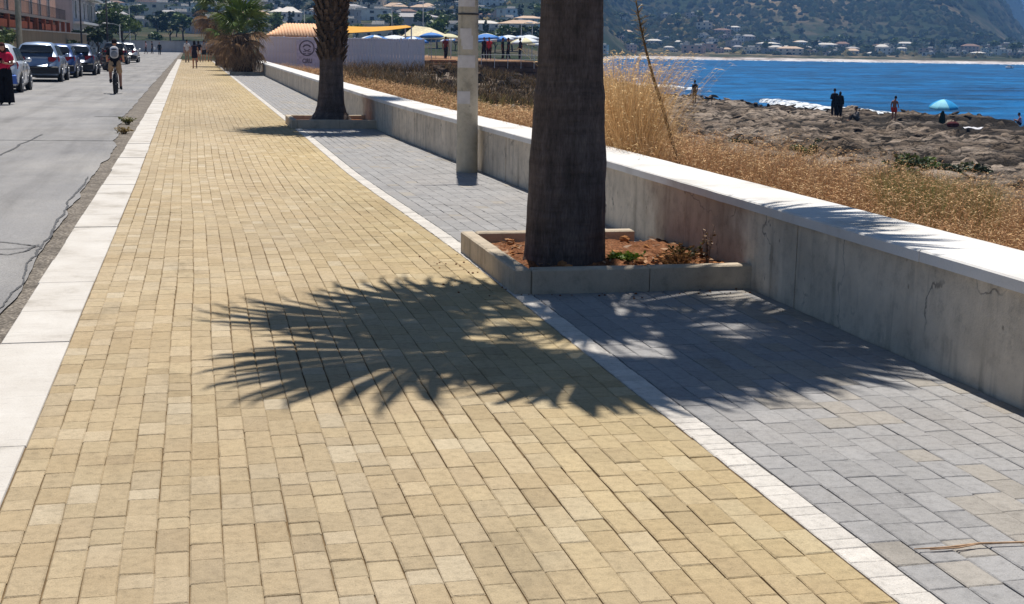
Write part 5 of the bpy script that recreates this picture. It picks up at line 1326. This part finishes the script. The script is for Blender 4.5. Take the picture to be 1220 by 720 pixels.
for px, py, w_, h_, l, tn in ((988, 181, .75, .34, 'olive green shrub at the edge of the dry grass below the dark pair', TG+TD), (958, 183, .45, .22, 'small olive tuft left of the larger olive shrub on the rocks', TG), (1150, 206, .9, .2, 'bright green low shrub behind the dry grass under the blue umbrella', [mul(c, .8) for c in TG]+TD), (1085, 203, .9, .22, 'low green shrub left of the bright green one behind the grass', TG+TD), (880, 176, .4, .2, 'small dull green tuft among the rocks right of the leaning stalk', TD)):
    sh = thing('coastal_shrub', l, 'shrub', on_rock(px, py, -1.), 0, 'shrubs at the edge of the rocks'); tag(leaf_cloud(900, (w_, w_*.7, h_), .09, int(px), tn, 16, .3).build('foliage', M_LEAF, sh, loc=(0, 0, h_*.6)), kind='stuff')
# ---- poles and lamps on the left
def lamp(label, px, Y, h, arm, dark, r=.07, z=-.15, group='street lamps'):
    d = ray(px, 45); t = thing('street_lamp', label, 'street lamp', (d.x/d.y*Y, Y, z), 0, group); m = M_IRON if dark else plain('galvanised', lin(176, 178, 180), .5)
    b = MB(); b.lathe([(r*1.5, 0), (r*1.5, .5), (r, .6), (r*.6, h)], 10); b.build('post', m, t, True)
    b = MB(); b.tube([(0, 0, h-.15), (arm*.5, 0, h+.05), (arm, 0, h+.1)], r*.5, 6); b.build('arm', m, t); b = MB(); b.ell((arm*1.18, 0, h+.10), (.42, .16, .08), 12, 6); b.build('lamp_head', M_WFR, t, True)
lamp('tall dark lamp post standing just left of the cyclist', 128, 118, 8, -1.2, True, .09); lamp('dark thin lamp post by the beige wall above the parked cars', 97, 104, 7.5, 1.2, True)
lamp('pale lamp post with white arm at the foot of the green tree', 143, 165, 3.6, -1.3, False); lamp('lamp with white head rising above the green tree', 155, 205, 6.8, 1.2, False)
for px, Y, h in ((363, 150, 5.0), (467, 160, 6.0), (504, 150, 7.0), (621, 150, 4.0), (634, 150, 4.0)):
    lamp('%s thin pale lamp post beyond the beach club, %s' % ('short' if h < 4.5 else 'tall', zone(px)), px, Y, h, .8, False, .05, .2, 'lamp posts beyond the beach club')
d = ray(23, 45); up = thing('utility_pole', 'thick grey utility pole by the hedge at far left', 'pole', (d.x/d.y*80, 80, -.2)); b = MB(); b.lathe([(.17, 0), (.13, 9)], 14); b.build('shaft', M_POLE, up, True); b = MB(); b.box((0, -.14, 4.2), (.18, .1, .4)); b.build('junction_box', M_SLAB, up)
# ---- wall at the end of the road
ew = thing('end_wall', 'long pale grey wall across the far end of the road', 'wall', (-4, 226, 0)); b = MB(); b.box((0, 0, .7), (26, .4, 1.9)); b.build('wall_face', stucco('end_wall_render', (176, 174, 176)), ew); b = MB(); b.box((0, 0, 1.68), (26.2, .5, .10)); b.build('wall_cap', M_SLAB, ew)

# ---- houses
def house_meshes(w, d, h, roof):
    b = MB(); b.box((0, 0, h/2-.7), (w, d, h+1.4)); wl_ = b.v, b.f
    wallm = b; r = MB(); o = .4
    if roof == 'hip':
        r.v = [(-w/2-o, -d/2-o, h), (w/2+o, -d/2-o, h), (w/2+o, d/2+o, h), (-w/2-o, d/2+o, h), (-w*.22, 0, h+d*.22), (w*.22, 0, h+d*.22)]
        for f in ((0, 1, 5, 4), (1, 2, 5), (2, 3, 4, 5), (3, 0, 4), (3, 2, 1, 0)): r.face(f)
    elif roof == 'gable':
        r.v = [(-w/2-o, -d/2-o, h), (w/2+o, -d/2-o, h), (w/2+o, d/2+o, h), (-w/2-o, d/2+o, h), (-w/2-o, 0, h+d*.2), (w/2+o, 0, h+d*.2)]
        for f in ((0, 1, 5, 4), (1, 2, 5), (2, 3, 4, 5), (3, 0, 4), (3, 2, 1, 0)): r.face(f)
    else:
        r.box((0, 0, h+.12), (w+.5, d+.5, .26)); r.box((w*.2, d*.15, h+.9), (w*.3, d*.3, 1.4))
    return wallm, r
STY = []
for (w, d, h, roof, fl) in ((9, 8, 3.2, 'hip', 1), (11, 9, 6.2, 'flat', 2), (8, 8, 6.0, 'gable', 2), (14, 9, 6.4, 'hip', 2), (7, 6, 3.0, 'flat', 1)):
    wm, rm = house_meshes(w, d, h, roof); STY.append((w, d, h, roof, fl, wm, rm))
HW = [(M_CREAM, 'cream'), (M_WHT, 'white'), (M_ROSE, 'rose'), (M_GREY, 'grey')]
HM = {}; M_ROOFL = plain('pale_roof', lin(206, 202, 196), .9, .1, .15, 1.5)
RF = [plain('cream_roof', lin(204, 178, 154), .85, .1, .2, 2), plain('whitish_roof', lin(214, 208, 200), .85, .1, .15, 2), M_TILE, plain('grey_roof', lin(172, 168, 168), .85, .1, .2, 2)]
b = MB(); b.box((0, 0, 0), (1.1, .16, 1.3)); WINM = b.mesh('window', M_DARK); b = MB(); b.box((0, .02, 0), (1.36, .12, 1.56)); b.box((0, -.07, -.72), (1.5, .2, .1)); FRMM = b.mesh('frame', M_WFR); b = MB(); b.box((0, 0, 0), (1.1, .16, 2.1)); DOORM = b.mesh('door', M_DARK)
HN = {'hip': 'hipped roof', 'gable': 'gabled roof', 'flat': 'flat roof'}
def house(x, y, z, rz, si, wi, where, group, s=1.0):
    s = (s*hr.uniform(.7, 1.7), s*hr.uniform(.8, 1.2), s*hr.uniform(.75, 1.1))
    w, d, h, roof, fl, wm, rm = STY[si]; m, cn = HW[wi]
    if (si, wi) not in HM: HM[(si, wi)] = (wm.mesh('wall', m), rm.mesh('roof', RF[wi] if roof != 'flat' else M_ROOFL))
    t = thing('house', '%s %s house, %s, %s' % ('low' if fl == 1 else 'tall', cn, HN[roof], where), 'house', (x, y, z), rz, group, s)
    link('wall', HM[(si, wi)][0], t); link('roof', HM[(si, wi)][1], t)
    for f in range(fl):
        for k in range(3 if w < 12 else 4):
            n = 3 if w < 12 else 4; xx = -w/2+w*(k+.5)/n; dr = f == 0 and k == 1
            o = link('door' if dr else 'window', DOORM if dr else WINM, t, (xx, -d/2-.03, 1.05 if dr else 1.7+3.0*f)); 
            if not dr: link('frame', FRMM, o)
        for s_ in (-1, 1):
            o = link('window', WINM, t, (s_*(w/2+.03), 0, 1.7+3.0*f)); o.rotation_euler = (0, 0, s_*math.pi/2); link('frame', FRMM, o)
hr = random.Random(21)
def lz(x, y): return float(land_z(np.array([x]), np.array([y]))[0])
occ = []
def scatter(n, pxr, Dr, fn, minsep):
    k = tries = 0
    while k < n and tries < n*40:
        tries += 1; px = hr.uniform(*pxr); D = Dr[0]*(Dr[1]/Dr[0])**hr.random(); lat = (px-610)/1600*D; x, y = _r.x*lat+_fh.x*D, _r.y*lat+_fh.y*D; z = lz(x, y)
        if z < -.6 or any((x-a)**2+(y-c)**2 < minsep**2 for a, c in occ): continue
        if float(shoreX(y))-x < 8 and y < 735 and y > 20: continue
        if y < 245 and -13 < x < 5: continue
        occ.append((x, y)); fn(x, y, z, px, D); k += 1
scatter(46, (120, 640), (300, 450), lambda x, y, z, px, D: house(x, y, z-.2, math.atan2(-x, y)+hr.uniform(-.5, .5), hr.choice((0, 1, 1, 4, 4, 1, 3)), hr.choice((0, 1, 3, 3)), '%s, %s' % ('low' if D < 370 else 'in the second rows', zone(px)), 'houses in the near village', hr.uniform(.45, .7)), 8)
scatter(190, (90, 725), (430, 840), lambda x, y, z, px, D: house(x, y, z-.3, hr.uniform(-.6, .6), hr.choice((0, 1, 1, 4, 4, 1, 4)), hr.randrange(4), '%s, %s' % ('low on the slope' if D < 540 else 'halfway up' if D < 680 else 'high on the slope', zone(px)), 'houses up the village slope', hr.uniform(.4, .8)), 9)
scatter(150, (728, 1222), (762, 1010), lambda x, y, z, px, D: house(x, y, z-.3, hr.uniform(-.6, .3), hr.choice((0, 4, 4, 1, 1, 3)), hr.choice((0, 1, 1, 2, 3)), '%s across the bay, %s' % ('near the beach' if D < 860 else 'set back' if D < 970 else 'inland', zone(px)), 'houses across the bay', hr.uniform(.35, .8)), 7)
TN = {'a': 'round green tree', 'b': 'dark bushy tree', 'c': 'slim cypress', 'd': 'broad mottled tree'}
def tr(where, g, smin, smax): 
    def f(x, y, z, px, D):
        k = hr.choice('abbdda' if hr.random() > .12 else 'c'); sc_ = hr.uniform(smin, smax); Dm = {'trees in the near village': 340, 'trees on the village slope': 620}.get(g, 930); tree('%s %s %s, %s' % ('small' if sc_ < (smin+smax)/2 else 'large', TN[k], ('nearer ' if D < (Dm or 1) else 'farther ')+where, zone(px)), (x, y, z-.3), k, sc_, hr.uniform(0, 6), g)
    return f
scatter(70, (110, 640), (248, 450), tr('in the near village', 'trees in the near village', .55, 1.1), 6)
scatter(90, (60, 730), (430, 840), tr('on the village slope', 'trees on the village slope', .8, 1.5), 8)
scatter(70, (728, 1225), (790, 1130), tr('across the bay', 'trees across the bay', .8, 1.6), 9)

# ---- beach club: white board fence with emblem
M_FEN = plain('white_painted_board', lin(232, 228, 234), .7, .2, .10, 1.4); M_SIGN = plain('sign_print', lin(112, 104, 118), .7)
fx0, fx1, fy, fz0, fz1 = 4.22, 15.2, 92.0, -.06, 2.02
fe = thing('board_fence', 'white vertical board fence of the beach club with a round emblem, behind the second palm', 'fence', (fx0, fy, 0))
n = 52; bw = (fx1-fx0)/n
for k in range(n):
    b = MB(); b.bevbox((0, 0, 0), (bw-.016, .035, fz1-fz0+random.uniform(-.03, .02)), .006); b.build('board', M_FEN, fe, loc=(bw*(k+.5), random.uniform(-.006, .006), (fz0+fz1)/2))
for k in range(8): b = MB(); b.box((0, .09, .98), (.09, .09, 2.2)); b.build('post', M_FEN, fe, loc=((fx1-fx0)*k/7, 0, 0))
for z in (.08, 1.02, 1.95): b = MB(); b.box(((fx1-fx0)/2, -.032, z), (fx1-fx0, .02, .05)); b.build('rail', M_FEN, fe)
def fpt(px, py): p = at_y(px, py, fy); return p.x-fx0, p.z
sx, sz = fpt(365.5, 57.5)
b = MB(); b.box((fpt(367, 60)[0], -.05, fpt(366, 65)[1]), (1.5, .012, 1.85)); b.build('sign_board', plain('sign_board', lin(224, 218, 234), .6), fe)
b = MB()
for r0, r1 in ((.52, .44),):
    N = 40
    for k in range(N): a = 2*math.pi*k/N; b.vert((sx+r0*math.cos(a), -.064, sz+r0*math.sin(a))); b.vert((sx+r1*math.cos(a), -.064, sz+r1*math.sin(a)))
    for k in range(N): q = (k+1) % N; b.face((2*k, 2*q, 2*q+1, 2*k+1))
for (c0, a0, a1, r, w) in (((0, -.02), 20, 160, .27, .09), ((0, .0), 200, 340, .20, .07)):   # two facing arcs with a wave below
    i0 = len(b.v); N = 16
    for k in range(N+1): a = R(a0+(a1-a0)*k/N); b.vert((sx+c0[0]+r*math.cos(a)*1.15, -.064, sz+c0[1]+r*math.sin(a))); b.vert((sx+c0[0]+(r-w)*math.cos(a)*1.15, -.064, sz+c0[1]+(r-w)*math.sin(a)))
    for k in range(N): b.face((i0+2*k, i0+2*k+2, i0+2*k+3, i0+2*k+1))
for zz in (-.24, -.36):
    for s in (-1, 1): b.box((sx+s*.15, -.064, sz+zz), (.22, .006, .05), 0)
b.build('emblem', M_SIGN, fe)
cu = bpy.data.curves.new('t', 'FONT'); cu.body = 'CIRU'; cu.size = .50; cu.extrude = .004; cu.align_x = 'CENTER'; cu.align_y = 'CENTER'; cu.offset = .012; to = bpy.data.objects.new('t', cu); COL.objects.link(to)
bpy.context.view_layer.update(); tm = bpy.data.meshes.new_from_object(to.evaluated_get(bpy.context.evaluated_depsgraph_get())); bpy.data.objects.remove(to); tm.name = 'lettering'; tm.materials.clear(); tm.materials.append(M_SIGN)
lx, lz_ = fpt(366, 73); lo = link('lettering', tm, fe, (lx, -.066, lz_)); lo.rotation_euler = (math.pi/2, 0, 0); lo.scale = (.58, .8, 1)
# hut with pale tiled roof
def Xat(px, Y): d = ray(px, 50); return d.x/d.y*Y
hut = thing('beach_hut', 'low hut with pale orange tiled roof behind the white fence', 'building', (0, 98, 0))
xa, xb = Xat(318, 98), Xat(412, 98); b = MB(); b.box(((xa+xb)/2, 3, 1.0), (xb-xa-.4, 5.4, 2.2)); b.build('wall', M_CREAM, hut)
nt_ = 26
for k in range(nt_):
    b = MB(); x0 = xa+(xb-xa)*k/nt_; w_ = (xb-xa)/nt_; u = min(1, (k+.5)/7); zr = 2.12+.86*u; yr = .2+2.8*u
    b.tube([(x0+w_/2, -.1, 2.10), (x0+w_/2, yr, zr)], w_*.54, 8, True, .7); b.build('tile_row', M_TILE2, hut, True)
b = MB(); b.v = [(xa, -.1, 2.06), (xb, -.1, 2.06), (xb, 3.0, 2.92), (xa+1.6, 3.0, 2.92), (xa, 6.2, 2.06), (xb, 6.2, 2.06)]; b.face((0, 1, 2, 3)); b.face((3, 2, 5, 4)); b.face((0, 3, 4)); b.build('roof_deck', M_TILE2, hut)
# ochre shade sail
sail = thing('shade_sail', 'ochre yellow shade sail stretched over the beach club behind the second palm', 'awning', (0, 104, 0)); b = MB(); n, m = 16, 6
for fl, dz in ((0, 0), (1, -.03)):
    for j in range(m):
        for i in range(n):
            u, v = i/(n-1), j/(m-1); x = Xat(398, 104)+(Xat(492, 104)-Xat(398, 104))*u; zt = 3.05+.10*u-.25*math.sin(math.pi*u)*(1-v*.5); zb = 2.35+.62*u**.8-.12*math.sin(math.pi*u)
            b.vert((x, 3.5*v, zb+(zt-zb)*v+dz))
for o in (0, n*m):
    for j in range(m-1):
        for i in range(n-1): q = o+j*n+i; f = (q, q+1, q+n+1, q+n); b.face(f if o == 0 else f[::-1])
b.build('cloth', plain('ochre_cloth', lin(214, 160, 74), .85, .1, .1, 1.5), sail, True)
for px, y_, z in ((400, 0, 2.4), (402, 3.5, 3.1), (490, 0, 3.05), (491, 3.5, 3.2)): b = MB(); b.tube([(Xat(px, 104), y_, -.2), (Xat(px, 104), y_, z)], .05, 7); b.build('pole', M_MET, sail)
# cream marquee
mq = thing('marquee', 'cream pitched marquee roof between the ochre sail and the concrete pole', 'tent', (Xat(508, 116), 116, 0)); b = MB(); b.v = [(-1.9, -1.6, 2.35), (1.9, -1.6, 2.35), (1.9, 1.6, 2.35), (-1.9, 1.6, 2.35), (-1.0, 0, 3.25), (.3, 0, 3.1)]
for f in ((0, 1, 5, 4), (1, 2, 5), (2, 3, 4, 5), (3, 0, 4), (3, 2, 1, 0)): b.face(f)
b.build('canopy', plain('cream_canvas', lin(226, 212, 176), .8), mq)
for sx_ in (-1, 1):
    for sy_ in (-1, 1): b = MB(); b.tube([(sx_*1.85, sy_*1.55, -.2), (sx_*1.85, sy_*1.55, 2.36)], .05, 6); b.build('pole', M_MET, mq)
# stone terrace
TZ = .58
te = thing('beach_terrace', 'raised beach club terrace with brown stone front wall under the parasols', 'terrace', (0, 100, 0)); x0, x1 = Xat(507, 100), Xat(652, 100)
b = MB(); b.box(((x0+x1)/2, 22.3, TZ/2-.6), (x1-x0, 44, TZ+1.1)); b.build('deck', plain('deck_planks', lin(150, 116, 88), .9, .1, .2, 2), te)
rr = random.Random(2); M_STB = plain('brown_stone', lin(96, 76, 64), .92, .1, .3, 1.3, .5, obj=False)
for row in range(4):
    x = x0-(.3 if row % 2 else 0)
    while x < x1:
        w_ = rr.uniform(.45, .8); b = MB(); b.bevbox((0, 0, 0), (w_-.04, .35, .36), .03, .015); b.build('stone_block', M_STB, te, loc=(x+w_/2, .1+rr.uniform(-.04, .04), -.85+row*.39)); x += w_
b = MB(); b.tube([(x0+4.2, -.1, TZ+.42), (x1, -.1, TZ+.42)], .025, 6); b.tube([(x0+4.2, -.1, TZ+.08), (x1, -.1, TZ+.08)], .02, 6)
for k in range(6): xx = x0+4.2+(x1-x0-4.2)*k/5; b.tube([(xx, -.1, 0), (xx, -.1, TZ+.42)], .025, 6)
b.build('railing', M_WFR, te)
for k in range(5): b = MB(); b.bevbox((0, 0, 0), (2.4-.12*k, .35, .13), .01); b.build('step_plank', plain('step_wood', lin(146, 104, 78), .85) if k == 0 else bpy.data.materials['step_wood'], te, loc=(x0+1.25, -.4-.28*(4-k), -.45+.24*k))
M_PW = plain('white_parasol', lin(214, 220, 226), .7, .2, .06, 2); M_PB = plain('blue_parasol', lin(70, 128, 200), .7, .2, .1, 2); M_PY = plain('cream_parasol', lin(214, 208, 170), .7, .2, .08, 2)
pr = random.Random(17)
for px, Y, z, cols, l, r in ((446, 108, .35, [M_PW, M_PB], 'white and blue parasol rising over the left part of the white fence', 1.3), (470, 112, .4, [M_PW], 'white parasol over the white fence, right of the white and blue one', 1.6), (492, 110, .3, [M_PB, M_PW], 'pale blue parasol near the right end of the white fence', 1.4)):
    parasol('parasol', l, (Xat(px, Y), Y, z), r, 2.0, (0, 0), cols, 'parasols of the beach club')
i = 0
for Y in (104, 110, 117, 125, 134):
    for px in np.arange(514, 650, 22):
        p = px+pr.uniform(-6, 6); c = pr.choice(((M_PW, M_PW), (M_PW, M_PW), (M_PB, M_PB), (M_PY, M_PY), (M_PY, M_PW), (M_PB, M_PW))); nm = {(M_PW, M_PW): 'all white', (M_PB, M_PB): 'all blue', (M_PW, M_PB): 'blue and white striped', (M_PB, M_PW): 'white and blue striped', (M_PY, M_PW): 'cream and white', (M_PY, M_PY): 'all cream'}[c]
        if pr.random() < .28: continue
        parasol('parasol', '%s parasol, %s terrace row, %s' % (nm, {104: 'front', 110: 'second', 117: 'middle', 125: 'fourth', 134: 'back'}[Y], zone(p)), (Xat(p, Y), Y, TZ), pr.uniform(.85, 1.3), pr.uniform(1.55, 2.15), (pr.uniform(-.1, .1), pr.uniform(-.1, .1)), list(c), 'parasols on the stone terrace'); i += 1
GB = 'people on the beach terrace'
for px, Y, c1, c2, l in ((577, 101.5, (46, 30, 34), (34, 30, 34), 'dark-clothed person on the terrace left of the red top'), (583, 101.2, (206, 60, 62), (60, 40, 40), 'person in a red top on the beach terrace beside the concrete pole'), (599, 102.5, (26, 28, 40), (30, 30, 40), 'person in black on the terrace right of the red top'),
                          (606, 103, (24, 30, 48), (28, 32, 50), 'dark navy-clothed person in the middle of the terrace'), (620, 102.5, (40, 44, 60), (30, 34, 46), 'slim dark figure at the right of the terrace, next to the palm trunk'), (531, 101.5, (120, 50, 46), (40, 36, 40), 'person in a brownish red top on the left of the terrace')):
    person(l, (Xat(px, Y), Y, TZ), pr.uniform(0, 6), 1.7, walk(pr.choice((-1, 1)), .08), [('top', c1, tee, .025), ('trousers', c2, trousers, .02)], (150, 104, 82), group=GB)

# ---- air
hz = MB(); hz.box((0, 0, 160), (18600, 18600, 344)); M_HZ = bpy.data.materials.new('haze'); M_HZ.use_nodes = True; t = M_HZ.node_tree; t.nodes.clear()
ho = t.nodes.new('ShaderNodeOutputMaterial'); hv = t.nodes.new('ShaderNodeVolumePrincipled'); hv.inputs['Density'].default_value = 0.00023; hv.inputs['Color'].default_value = (.22, .48, 1, 1); hv.inputs['Anisotropy'].default_value = .2
t.links.new(hv.outputs[0], ho.inputs['Volume'])
tag(link('haze', hz.mesh('haze', M_HZ)), kind='stuff')
